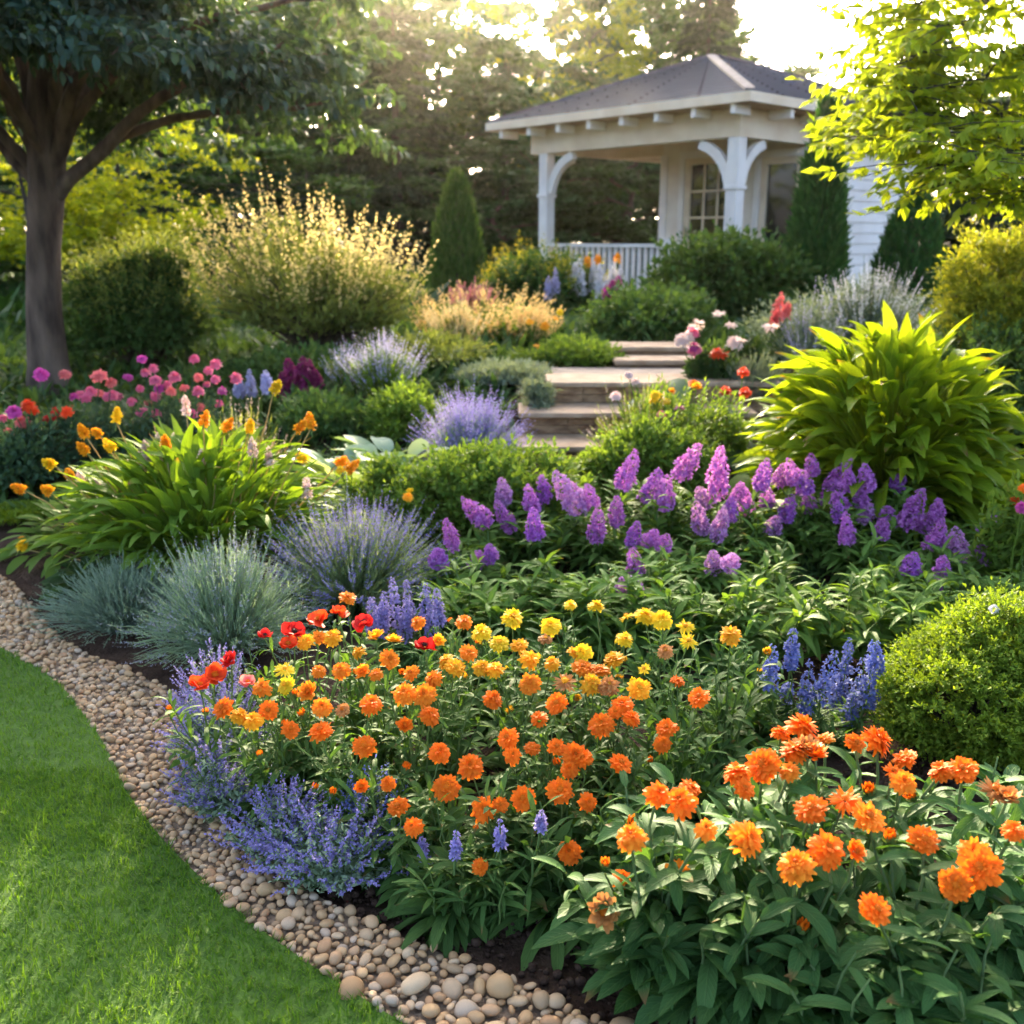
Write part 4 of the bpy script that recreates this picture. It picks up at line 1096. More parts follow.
def bud_mesh(seed, colour):
    rng = np.random.default_rng(seed); mb = MB()
    for k, (n, L, W, a0, bend, z, mi) in enumerate([(9, .017, .009, 1.0, -.5, .0, 0), (9, .016, .008, 1.25, -.3, .001, 0), (8, .019, .007, 1.3, -.15, .004, 1), (6, .018, .006, 1.45, 0, .005, 1)]):
        a = np.arange(n) * 2 * PI / n + rng.uniform(0, 6)
        blades(mb, np.stack([.004 * np.cos(a), .004 * np.sin(a), np.full(n, z)], -1), a, a0 + rng.normal(0, .1, n), bend, L, W, 3, 'round', -.1, 0, 3, mi)
    return mesh_of(mb, 'bud', [M_['calstem'], PET[colour]])
_bud = {}
def add_bud(t, rel, colour, rnd, s=1):
    if colour not in _bud: _bud[colour] = bud_mesh(77, colour)
    o = link('bud', _bud[colour], t, rel); o.rotation_euler = (rnd.gauss(0, .35), rnd.gauss(0, .35), rnd.uniform(0, 6)); s *= rnd.uniform(.8, 1.3); o.scale = (s, s, s)

def add_bloom(t, rel, kind, colour, v, nrm, s, rnd, disc=None, label=None):
    o = link('bloom', bloom(kind, colour, v), t, rel)
    q = Vector(nrm).to_track_quat('Z', 'Y').to_matrix().to_4x4() @ Matrix.Rotation(rnd.uniform(0, 6.28), 4, 'Z')
    o.rotation_euler = q.to_euler(); o.scale = (s, s, s)
    if disc: link('flower_disc', disc, o)
    if label: o['label'] = label
    return o

def spike_mesh(seed, h, r, nf, fl, shape='cone', open_=.9):
    """flower spike along +z: small four petalled florets all round the axis"""
    rng = np.random.default_rng(seed); mb = MB()
    z = np.sort(rng.uniform(0, 1, nf)); a = np.arange(nf) * 2.4 + rng.normal(0, .3, nf)
    pr = {'cone': np.interp(z, [0, .15, .5, .85, 1], [.65, 1, .85, .5, .2]), 'ball': np.sqrt(np.clip(1 - (2 * z - 1) ** 2, .04, 1)), 'thin': np.interp(z, [0, .1, .8, 1], [.7, 1, .7, .3])}[shape]
    rr = r * pr * rng.uniform(.45, 1.2, nf)
    C = np.stack([rr * np.cos(a), rr * np.sin(a), z * h + rng.normal(0, .006 * h, nf)], -1)
    O = np.stack([np.cos(a), np.sin(a), np.interp(z, [0, 1], [.1, .9]) if shape != 'ball' else 2 * z - 1], -1)
    O /= np.linalg.norm(O, axis=1, keepdims=True)
    ref = np.where(np.abs(O[:, 2:3]) > .9, np.array((1., 0, 0)), np.array((0, 0, 1.)))
    A = np.cross(O, ref); A /= np.linalg.norm(A, axis=1, keepdims=True); Bv = np.cross(O, A)
    ph = rng.uniform(0, 2 * PI, nf); fs = np.interp(z, [0, .55, 1], [1.1, .95, .38]) if shape != 'ball' else np.ones(nf)
    for k in range(5):
        th = ph + k * 2 * PI / 5
        D = A * np.cos(th)[:, None] + Bv * np.sin(th)[:, None] + O * rng.uniform(.1, open_, (nf, 1))
        hh, e = d2ha(D)
        blades(mb, C, hh, e, rng.normal(0, .4, nf), fl * fs * rng.uniform(.75, 1.25, nf), fl * .8 * fs, 2, 'petal', 0, rng.uniform(-.8, .8, nf), 2)
    mb.tubes([[(0, 0, -.04), (0, 0, h * .5), (0, 0, h * .96)]], [[.003, .0025, .001]], 4, 1)
    q, f = quad_sphere(2)
    return mb

def stems(mb, rng, B, T, r=.003, mi=0, sag=.12, sides=4):
    B = np.asarray(B, float); T = np.asarray(T, float); n = len(B); u = np.linspace(0, 1, 6)[None, :, None]
    P = B[:, None] + (T - B)[:, None] * np.concatenate([u ** 1.25, u ** 1.25, u ** .85], 2)
    P[:, 1:-1] += rng.normal(0, .006, (n, 4, 3))
    mb.tubes(P, np.tile(np.linspace(r, r * .65, 6), (n, 1)), sides, mi)
    return P

def stem_leaves(mb, rng, P, m, L, W, lo=.15, hi=.9, prof='leaf', nseg=4, fold=.15, el=(.2, 1.0), bend=1.0, mi=0, cols=3):
    n, M, _ = P.shape; t = rng.uniform(lo, hi, (n, m)) * (M - 1); k = np.minimum(t.astype(int), M - 2); f = (t - k)[..., None]
    idx = np.arange(n)[:, None]
    B = (P[idx, k] * (1 - f) + P[idx, k + 1] * f).reshape(-1, 3); N = n * m
    sz = np.interp(t.ravel() / (M - 1), [0, .4, 1], [1.0, 1.0, .55]) * rng.uniform(.75, 1.2, N)
    blades(mb, B, rng.uniform(0, 2 * PI, N), rng.uniform(*el, N), bend * rng.uniform(.5, 1.4, N), L * sz, W * sz, nseg, prof, fold, rng.normal(0, .3, N), cols, mi)

ORD = ['first', 'second', 'third', 'fourth', 'fifth', 'sixth', 'seventh', 'eighth', 'ninth', 'tenth', 'eleventh', 'twelfth', 'thirteenth', 'fourteenth']
NUM = ['no', 'one', 'two', 'three', 'four', 'five', 'six', 'seven', 'eight', 'nine', 'ten', 'eleven', 'twelve', 'thirteen', 'fourteen', 'fifteen', 'sixteen']

def rows_of(plants, nrow):
    """plants: list of dicts with x,y; gives each (row, order) by depth then from the left"""
    ps = sorted(plants, key=lambda d: d['y']); k = math.ceil(len(ps) / nrow)
    for r_ in range(nrow):
        row = sorted(ps[r_ * k:(r_ + 1) * k], key=lambda d: d['x'])
        for c_, d in enumerate(row): d['row'], d['ord'], d['len'] = r_, c_, len(row)

def group_blooms(pts, cell):
    """join neighbouring blooms (x, y in metres) into plants"""
    out = []
    for p in sorted(pts, key=lambda p: (p[0].y, p[0].x)):
        best = None
        for g in out:
            d = math.hypot(g['x'] - p[0].x, (g['y'] - p[0].y) * .8)
            if d < cell and len(g['b']) < 6 and (best is None or d < best[0]): best = (d, g)
        if best:
            g = best[1]; g['b'].append(p); n = len(g['b']); g['x'] += (p[0].x - g['x']) / n; g['y'] += (p[0].y - g['y']) / n
        else: out.append({'x': p[0].x, 'y': p[0].y, 'b': [p]})
    return out

# --- central bed of orange calendulas
z7 = lambda X, Y: (130 + X * .4395, 580 + Y * .4395)
z8 = lambda X, Y: (574 + X * .4395, 580 + Y * .4395)
mid7 = {
 'orange': [(826,271),(972,281),(930,315),(625,332),(533,378),(705,393),(774,424),(528,471),(587,463),(610,515),(720,473),(805,520),(842,512),(895,497),(978,480),(644,561),(797,652),(1000,618),(433,344),(365,340),(860,360),(915,383),(970,380),(1000,430),(548,282),(315,297),(212,292),(484,296),(683,308),(870,398),(1012,398)],
 'lightorange': [(437,289),(407,256),(430,207),(480,205),(530,210),(590,180),(640,212),(670,262),(625,258),(760,95),(770,165),(655,97),(495,40),(910,236),(690,225),(300,245),(430,130),(560,215)],
 'vermilion': [(193,218),(158,241),(473,76),(360,148),(430,92)],
 'amber': [(560,130),(800,200),(910,180),(960,190),(885,150),(720,185),(830,203),(400,140),(460,130),(520,165),(1010,165),(600,140),(700,140),(740,200),(280,320),(250,310)],
 'yellow': [(352,205),(870,86),(957,105),(1002,57),(945,135),(990,233),(840,145),(800,120),(355,240)],
 'red': [(307,128),(373,121),(532,100),(670,152),(230,184)],
 'coral': [(268,233)]}
mid8 = {'yellow': [(50,60),(120,85),(160,82),(200,90),(253,107),(260,140),(115,135),(208,162),(160,203),(20,165)], 'amber': [(356,125),(90,180),(78,240),(40,235),(148,247)],
 'lightorange': [(60,205),(20,200)], 'orange': [(236,230),(284,267),(110,285),(130,315),(210,337),(202,372),(62,328),(20,405),(105,418),(32,505),(95,300)]}
def Hm(Yv): return np.interp(Yv, [1.8, 2.0, 2.3, 2.7, 3.1], [.13, .22, .38, .48, .52])
pts = []
for dct, zf in ((mid7, z7), (mid8, z8)):
    for col, lst in dct.items():
        for q_ in lst:
            px, py = zf(*q_); pts.append((ground(px, py, Hm), col, px, py))
plants = group_blooms(pts, .15)
rows_of(plants, 5)
rownm = ['front', 'second', 'middle', 'fourth', 'back']
rnd = random.Random(8)
CN = {'orange': 'orange', 'lightorange': 'pale orange', 'amber': 'amber', 'yellow': 'yellow', 'red': 'red', 'vermilion': 'vermilion', 'coral': 'coral'}
for k, d in enumerate(plants):
    rng = np.random.default_rng(500 + k)
    bx, by = d['x'] + rng.normal(0, .02), d['y'] + .04
    base = Vector((bx, by, 0))
    main = max(set(b[1] for b in d['b']), key=[b[1] for b in d['b']].count); n = len(d['b'])
    lab = f"{CN[main]} calendula with {NUM[n]} bloom{'s' if n > 1 else ''}, {ORD[d['ord']]} from left in the {rownm[d['row']]} row"
    t = thing('calendula', lab, 'flower', base, 'calendulas of the central bed')
    T = np.array([b[0] - base for b in d['b']])
    hgt = T[:, 2].mean()
    mb = MB(); B = rng.normal(0, .025, (n, 3)) * (1, 1, 0)
    P = stems(mb, rng, B, T - np.array((0, 0, .006)), .0028, 1)
    stem_leaves(mb, rng, P, 7, .085, .017, .1, .93, 'strap', 4, .15, (.2, 1.1), 1.0)
    # leafy non flowering shoots fill the plant
    ns = 9; a = rng.uniform(0, 6.28, ns); rr = rng.uniform(.03, .13, ns)
    Tn = np.stack([rr * np.cos(a), rr * np.sin(a), hgt * rng.uniform(.45, .92, ns)], -1)
    P2 = stems(mb, rng, Tn * np.array((.25, .25, 0)), Tn, .0025, 1)
    stem_leaves(mb, rng, P2, 9, .10, .020, .05, 1.0, 'strap', 4, .15, (.3, 1.3), .9)
    leaf_clump(mb, rng, 26, .15, .024, .03, .15, 1.1, 1.1, 'strap', 5)
    mb.build('foliage', [M_['cal'], M_['calstem']], t)
    for kb in range(rnd.choice([1, 2, 2, 3])): add_bud(t, Tn[kb] + (0, 0, .012), main if main in ('orange', 'amber', 'yellow') else 'orange', rnd)
    for b, p in zip(d['b'], T):
        back = np.interp(b[3], [600, 760], [1, 0])
        kind = rnd.choices(['double', 'dome', 'drooped', 'cup'], [5, 3, 2.5, 1.5] if b[1] not in ('red', 'vermilion', 'coral') else [2, 1, 1, 2])[0]
        if b[1] == 'yellow': kind = rnd.choice(['double', 'daisy', 'dome'])
        if b[1] in ('red', 'coral', 'vermilion'): kind = rnd.choice(['poppy', 'cup', 'poppy'])
        nr = (rnd.gauss(0, .32), -(.72 - .62 * back) + rnd.gauss(0, .26), 1)
        add_bloom(t, p, kind, 'faded' if rnd.random() < .05 else b[1], rnd.randrange(9), nr, rnd.choice([.68, .8, .88, .94, 1.0, 1.06, 1.12]), rnd, DISC if b[1] not in ('yellow', 'amber', 'red') else DISCD if b[1] == 'red' else DISCY)
# leafy plants without open blooms along the soil edge
fr = [(452, 925), (505, 905), (560, 925), (610, 925), (585, 895), (440, 880), (530, 868), (640, 860), (380, 855), (660, 800), (700, 780), (720, 740), (690, 820), (735, 700), (760, 745), (655, 700), (700, 660), (300, 780), (260, 740), (290, 820), (480, 690), (500, 725), (430, 705), (560, 690), (620, 650), (375, 730), (545, 740), (440, 660)]
fl_ = []
for px, py in fr:
    g = ground(px, py); fl_.append({'x': g.x, 'y': g.y + .03})
rows_of(fl_, 4)
for k, d in enumerate(fl_):
    rng = np.random.default_rng(700 + k)
    t = thing('leafy_calendula', f"bloomless calendula of the central bed, {ORD[d['ord']]} from left in its {['front', 'second', 'third', 'back'][d['row']]} row", 'plant', (d['x'], d['y'], 0), 'bloomless calendulas of the central bed')
    mb = MB(); leaf_clump(mb, rng, 60, .17, .028, .05, -.05, 1.35, 1.25, 'strap', 6, .16)
    ns = 7; a = rng.uniform(0, 6.28, ns); rr = rng.uniform(.02, .1, ns)
    Tn = np.stack([rr * np.cos(a), rr * np.sin(a), rng.uniform(.12, .28, ns)], -1); P = stems(mb, rng, Tn * (.3, .3, 0), Tn, .0028, 1)
    stem_leaves(mb, rng, P, 9, .11, .021, .1, 1, 'strap', 4, .15, (.3, 1.3), .9)
    mb.build('foliage', [M_['cal'], M_['calstem']], t)

# --- front right bed of zinnia like plants with broad leaves
fr8 = [(190,485),(265,472),(243,502),(372,440),(388,475),(130,585),(108,680),(70,755),(235,670),(300,567),(393,587),(538,520),(470,350),(520,335),(570,362),(500,390),(430,420),(550,400),(490,435),(640,370),(690,366),(617,502),(668,540),(505,650),(575,612),(638,618),(685,750),(725,435),(752,408),(750,460),(835,435),(885,432),(955,480),(985,500),(1000,570),(910,620),(925,655),(868,695),(795,592),(530,385)]
def Hf(Yv): return np.interp(Yv, [1.2, 1.45, 1.7, 2.0, 2.3], [.36, .42, .46, .52, .55])
M_['zin'] = leaf_mat('zinnia_leaves', (.042, .11, .026), (.08, .17, .042), .28, (1.7, 1.6, .5), .55, .12, veins=1, brown=.08)
M_['zinstem'] = leaf_mat('zinnia_stems', (.10, .16, .06), (.15, .22, .08), .15)
pts = []
for q_ in fr8:
    px, py = z8(*q_); low = (q_[1] > 660 and q_[0] < 240)
    g = ground(px, py, Hf) if not low else ground(px, py, lambda Yv: np.full_like(Yv, .27))
    pts.append((g, 'orange', px, py))
plants = group_blooms(pts, .17)
rows_of(plants, 3)
for k, d in enumerate(plants):
    rng = np.random.default_rng(800 + k); n = len(d['b'])
    base = Vector((d['x'] + .01, d['y'] + .05, 0))
    t = thing('zinnia', f"{NUM[n]} bloom orange zinnia with broad leaves, {ORD[d['ord']]} from left in the {['near', 'middle', 'far'][d['row']]} row", 'flower', base, 'orange zinnias of the near corner bed')
    T = np.array([b[0] - base for b in d['b']]); hgt = T[:, 2].mean()
    mb = MB(); B = rng.normal(0, .02, (n, 3)) * (1, 1, 0); P = stems(mb, rng, B, T - np.array((0, 0, .006)), .0042, 1, sides=6)
    stem_leaves(mb, rng, P, 11, .135, .038, .1, .93, 'oval', 6, .16, (-.1, 1.0), .9)
    ns = 7; a = rng.uniform(0, 6.28, ns); rr = rng.uniform(.05, .17, ns)
    Tn = np.stack([rr * np.cos(a), rr * np.sin(a), hgt * rng.uniform(.55, .92, ns)], -1); P2 = stems(mb, rng, Tn * (.2, .2, 0), Tn, .0036, 1)
    stem_leaves(mb, rng, P2, 14, .125, .036, .15, 1.0, 'oval', 6, .16, (.0, 1.1), .9)
    mb.build('foliage', [M_['zin'], M_['zinstem']], t)
    for kb in range(rnd.choice([0, 1, 2])): add_bud(t, Tn[kb] + (0, 0, .014), 'orange', rnd, 1.15)
    for b, p in zip(d['b'], T):
        back = np.interp(b[3], [720, 900], [1, 0])
        kind = rnd.choices(['double', 'dome', 'drooped', 'cup', 'daisy'], [5, 3, 3, 1.5, 1])[0]
        if b[2] < 690: kind = rnd.choice(['cup', 'drooped', 'dome'])
        nr = (rnd.gauss(0, .35), -(.85 - .85 * back) + rnd.gauss(0, .25), 1)
        add_bloom(t, p, kind, rnd.choice(['orange'] * 6 + ['lightorange'] * 4 + ['faded']), rnd.randrange(9), nr, rnd.choice([.75, .9, 1.0, 1.08, 1.15, 1.25]), rnd, DISC)
ex = [(640, 940), (700, 985), (760, 1000), (820, 1040), (900, 1060), (980, 1060), (1030, 1000), (870, 990), (960, 960), (800, 960), (720, 930), (1040, 900), (1000, 840), (650, 880)]
ex_ = []
for px, py in ex:
    g = ground(px, py, lambda Yv: np.full_like(Yv, .12)); ex_.append({'x': g.x, 'y': g.y + .02})
rows_of(ex_, 3)
for k, d in enumerate(ex_):
    rng = np.random.default_rng(900 + k)
    t = thing('leafy_zinnia', f"bloomless broad leaved zinnia, {ORD[d['ord']]} from left in its {['near', 'middle', 'far'][d['row']]} row", 'plant', (d['x'], d['y'], 0), 'bloomless zinnias of the near corner bed')
    mb = MB(); ns = 8; a = rng.uniform(0, 6.28, ns); rr = rng.uniform(.03, .16, ns)
    Tn = np.stack([rr * np.cos(a), rr * np.sin(a), rng.uniform(.14, .33, ns)], -1); P = stems(mb, rng, Tn * (.2, .2, 0), Tn, .0036, 1)
    stem_leaves(mb, rng, P, 13, .14, .042, .15, 1, 'oval', 6, .16, (-.2, 1.0), .9)
    mb.build('foliage', [M_['zin'], M_['zinstem']], t)

# --- purple phlox bed
z6 = lambda X, Y: (604 + X * .41, 240 + Y * .41)
z5 = lambda X, Y: (320 + X * .3125, 250 + Y * .3125)
sp = [z6(*q_) + (q_[2] * .41,) if False else (z6(q_[0], q_[1])[0], z6(q_[0], q_[1])[1], z6(q_[0], q_[2])[1]) for q_ in
      [(45,505,600),(180,480,575),(105,548,640),(145,560,650),(270,500,625),(240,630,710),(275,640,725),(350,590,665),(380,525,605),(425,540,595),(400,595,645),(440,615,680),(405,665,710),(470,520,590),(510,515,570),(495,555,615),(548,515,605),(590,552,605),(580,600,655),(645,530,605),(628,600,645),(575,630,680),(630,635,685),(595,660,735),(715,548,605),(732,590,695),(690,640,685),(675,670,720),(775,660,705),(810,615,680),(815,675,740),(790,705,750),(865,695,780),(925,662,715),(940,750,785),(745,755,810),(825,770,810),(815,815,880),(82,745,810),(40,815,860),(75,825,865),(270,750,805),(305,760,795),(30,615,690),(65,680,745),(105,690,740),(140,715,755),(320,585,640),(300,620,680),(545,590,640),(500,610,660),(250,590,650)]]
sp += [(z5(q_[0], q_[1])[0], z5(q_[0], q_[1])[1], z5(q_[0], q_[2])[1]) for q_ in [(835,670,830),(535,755,870),(590,710,800),(615,785,890),(680,730,830),(720,715,800),(430,850,950),(380,930,1000),(490,960,1010),(545,930,990),(885,815,925),(690,820,920),(870,740,820)]]
M_['phlox'] = leaf_mat('phlox_leaves', (.09, .175, .032), (.16, .27, .05), .35, (1.7, 1.6, .5), veins=.7, brown=.08)
SPK = {}
def spike_obj(t, rel, h, rad, colour, v, nrm):
    shape = 'ball' if h < rad * 2.4 else 'cone'
    key = (shape, colour, v % 3)
    if key not in SPK:
        mb = spike_mesh(1000 + v % 3, 1.0, .24 if shape == 'cone' else .5, 125 if shape == 'cone' else 80, .095 if shape == 'cone' else .19, shape); SPK[key] = mesh_of(mb, 'flower_spike', [PET[colour], M_['calstem']])
    o = link('flower_spike', SPK[key], t, rel); q = Vector(nrm).to_track_quat('Z', 'Y').to_matrix().to_4x4() @ Matrix.Rotation(rnd.uniform(0, 6.28), 4, 'Z')
    o.rotation_euler = q.to_euler(); sr = rad / (.24 if shape == 'cone' else .5); o.scale = (sr, sr, h); return o
pts = []
for px, y0, y1 in sp:
    # upper spikes stand farther back
    Yd = float(np.interp(y1, [500, 600], [4.45, 3.55])) + rnd.uniform(-.08, .08)
    b = at(px, y1, Yd); tp = at(px, y0, Yd); pts.append((b, 'purple', px, y0, tp.z - b.z))
plants = group_blooms(pts, .26); rows_of(plants, 3)
for k, d in enumerate(plants):
    rng = np.random.default_rng(1100 + k); n = len(d['b']); zb = float(ter(d['x'], d['y'])); base = Vector((d['x'], d['y'] + .03, zb))
    t = thing('phlox', f"purple phlox with {NUM[n]} flower spike{'s' if n > 1 else ''}, {ORD[d['ord']]} from left in the {['near', 'middle', 'far'][d['row']]} row", 'flower', base, 'purple phlox bed')
    T = np.array([b[0] - base for b in d['b']]); hgt = max(T[:, 2].mean(), .2)
    mb = MB(); P = stems(mb, rng, rng.normal(0, .04, (n, 3)) * (1, 1, 0), T, .0045, 1); stem_leaves(mb, rng, P, 16, .14, .032, .12, .97, 'leaf', 5, .14, (.0, .9), .8)
    ns = 20; a = rng.uniform(0, 6.28, ns); rr = rng.uniform(.04, .27, ns); Tn = np.stack([rr * np.cos(a), rr * np.sin(a), hgt * rng.uniform(.5, 1.08, ns)], -1)
    P2 = stems(mb, rng, Tn * (.25, .25, 0), Tn, .004, 1); stem_leaves(mb, rng, P2, 22, .15, .034, .12, 1.0, 'leaf', 5, .14, (.05, 1.1), .8)
    mb.build('foliage', [M_['phlox'], M_['calstem']], t)
    for b, p in zip(d['b'], T):
        h = max(b[4], .08); c = rnd.choices(['purple', 'violet', 'mauve'], [6, 3, 2])[0]
        spike_obj(t, p - np.array((0, 0, .01)), h * 1.02, min(.046, max(.032, h * .23)) * rnd.uniform(.9, 1.1), c, rnd.randrange(9), (rnd.gauss(0, .3), rnd.gauss(-.05, .2), 1))
# leafy young phlox along the near side of that bed
ny = [(470, 615, 3.55), (520, 612, 3.5), (575, 618, 3.5), (625, 612, 3.45), (680, 622, 3.45), (735, 615, 3.4), (790, 618, 3.4), (845, 610, 3.4), (900, 600, 3.4), (950, 590, 3.5), (1000, 590, 3.5), (1030, 560, 3.7), (550, 590, 3.7), (650, 580, 3.8), (770, 580, 3.75), (880, 570, 3.7)]
yl = []
for px, py, Yd in ny: yl.append({'x': xat(px, Yd, .2), 'y': Yd})
rows_of(yl, 2)
for k, d in enumerate(yl):
    rng = np.random.default_rng(1200 + k); zb = float(ter(d['x'], d['y']))
    t = thing('leafy_phlox', f"flowerless long leaved phlox, {ORD[min(d['ord'], 13)]} from left in its {['near', 'far'][d['row']]} row", 'plant', (d['x'], d['y'], zb), 'flowerless phlox in front of the purple bed')
    mb = MB(); ns = 9; a = rng.uniform(0, 6.28, ns); rr = rng.uniform(.03, .2, ns); Tn = np.stack([rr * np.cos(a), rr * np.sin(a), rng.uniform(.14, .31, ns)], -1)
    P2 = stems(mb, rng, Tn * (.25, .25, 0), Tn, .004, 1); stem_leaves(mb, rng, P2, 20, .16, .036, .1, 1.0, 'leaf', 5, .14, (.0, 1.1), .85); mb.build('foliage', [M_['phlox'], M_['calstem']], t)

# --- lavender and other mounds of fine upright stems
M_['lavleaf'] = leaf_mat('lavender_leaves', (.21, .30, .17), (.36, .45, .27), .3, (1.4, 1.4, .8))
M_['lavblue'] = leaf_mat('blue_grey_leaves', (.21, .30, .20), (.35, .44, .31), .3, (1.3, 1.4, .9))
M_['lavgreen'] = leaf_mat('grey_green_stems', (.19, .28, .13), (.32, .41, .19), .35)
def mound(name, label, cat, px, Yd, topy, wpx, mleaf, mflow, seed, n=900, leaf=(.035, .004), per=9, flen=.16, fsz=(.010, .006), fper=26, ffrac=.5, lo=.12, group=None, depth=.9, power=.6, split=0.0):
    rng = np.random.default_rng(seed); p, H, Rw = px_thing(px, Yd, topy, wpx)
    t = thing(name, label, cat, p, group); mb, fb = MB(), MB()
    a = rng.uniform(0, 6.28, n); q_ = rng.uniform(0, 1, n) ** power; el = np.interp(q_, [0, .6, 1], [1.5, 1.0, lo]) + rng.normal(0, .07, n)
    L = np.sqrt(1 / ((np.cos(el) / Rw) ** 2 + (np.sin(el) / H) ** 2)) * rng.uniform(.62, 1.0, n) * np.where(rng.random(n) < .12, 1.16, 1)
    B = np.stack([Rw * .18 * q_ * np.cos(a), Rw * .18 * q_ * np.sin(a), 0 * a], -1)
    T = np.stack([L * np.cos(el) * np.cos(a), L * np.cos(el) * np.sin(a) * depth, L * np.sin(el)], -1)
    T[:, 2] = np.maximum(T[:, 2], .03)
    u = np.linspace(0, 1, 5)[None, :, None]; P = B[:, None] + (T - B)[:, None] * u; P[..., 2] += .10 * H * np.sin(u[..., 0] * PI) * np.cos(el)[:, None]
    mb.tubes(P, np.tile([.0022, .002, .0018, .0015, .001], (n, 1)) * max(1, Yd / 4), 3)
    shoots(mb, rng, P[:, 1], T, per, leaf[0], leaf[1], t0=.0, spread=.45, nseg=2, prof='blade', up=.3, bend=.1)
    mb.build('foliage', mleaf, t)
    if mflow is not None:
        s = rng.random(n) < ffrac; d = T[s] - P[s, 3]; d /= np.linalg.norm(d, axis=1, keepdims=True); d = d + np.array((0, 0, .3)); d /= np.linalg.norm(d, axis=1, keepdims=True)
        fl = flen * rng.uniform(.6, 1.25, (s.sum(), 1)); S = T[s] - d * fl * .45
        shoots(fb, rng, S, S + d * fl, fper, fsz[0], fsz[1], t0=.05, spread=.75, nseg=2, prof='oval', up=.1, taper=.5)
        fb.build('blossom', mflow, t)
    return t
mound('lavender', 'low blue grey lavender mound beside the gravel, without open flowers', 'lavender', 100, 3.74, 566, 215, M_['lavblue'], M_['lavblue'], 201, 1000, (.032, .004), 9, .09, (.008, .004), 16, .4)
mound('lavender', 'spiky silver green lavender bush at the gravel edge behind the red poppies', 'lavender', 208, 3.5, 548, 225, M_['lavleaf'], petal_mat('grey_lavender_tips', (.34, .36, .40), (.50, .50, .56), .3), 202, 1100, (.04, .004), 10, .12, (.010, .0045), 18, .45, .15, power=.75)
mound('lavender', 'lavender bush with pale violet flower tips behind the central bed', 'lavender', 345, 4.0, 512, 230, M_['lavgreen'], PET['lav'], 203, 1200, (.04, .004), 9, .15, (.011, .0065), 26, .55, .25)
mound('lavender', 'rich purple lavender bush at the foot of the stone steps', 'lavender', 470, 5.75, 408, 118, M_['lavleaf'], PET['lav'], 204, 900, (.05, .006), 8, .24, (.016, .010), 30, .85, .25)
mound('salvia', 'tall pale violet salvia behind the purple lavender', 'salvia', 382, 6.9, 352, 100, M_['fresh'], PET['palelav'], 205, 420, (.07, .016), 12, .30, (.018, .012), 34, .55, .7, power=1)
mound('salvia', 'thin pale violet salvia spires beside the dark red spires', 'salvia', 342, 7.3, 356, 40, M_['olive'], PET['palelav'], 206, 120, (.07, .012), 10, .26, (.016, .011), 30, .7, .9, power=1)
mound('catmint', 'silvery catmint with pale violet spires in front of the grey green shrub', 'catmint', 872, 8.2, 272, 125, M_['silver'], PET['white'], 207, 500, (.06, .010), 10, .26, (.02, .013), 30, .4, .6, power=1)
mound('catmint', 'pale silvery catmint in front of the tall narrow conifer', 'catmint', 812, 7.7, 302, 80, M_['silver'], PET['palelav'], 208, 300, (.06, .010), 10, .2, (.018, .012), 26, .35, .5, power=1)
mound('ornamental_grass', 'fine grey green grass tuft at the top of the stone steps', 'grass tuft', 760, 6.9, 352, 90, M_['silver'], None, 209, 420, (.06, .006), 10, lo=.3)
mound('astilbe', 'rosy red astilbe plumes below the clipped green cone', 'astilbe', 470, 9.9, 296, 52, M_['deep'], PET['rosy'], 210, 90, (.08, .03), 12, .34, (.035, .025), 60, 1, 1.1, power=1)
mound('amber_astilbe', 'warm cream astilbe plumes between pale shrub and hedge', 'astilbe', 455, 8.6, 318, 60, M_['olive'], petal_mat('cream_plumes', (.62, .48, .2), (.74, .60, .30), .45), 211, 120, (.08, .02), 12, .3, (.03, .02), 50, .9, .7, power=1)
mound('amber_astilbe', 'pale gold astilbe plumes in front of the rounded veranda hedge', 'astilbe', 532, 9.0, 322, 70, M_['fresh'], petal_mat('gold_plumes', (.68, .46, .14), (.78, .58, .24), .45), 212, 120, (.08, .02), 12, .28, (.03, .02), 46, .9, .7, power=1)
mound('wild_grass', 'fine wild grass and tan seed heads beside the stone steps', 'grass tuft', 645, 5.6, 378, 120, M_['olive'], PET['blush'], 213, 360, (.05, .005), 7, .07, (.012, .008), 12, .3, .5)

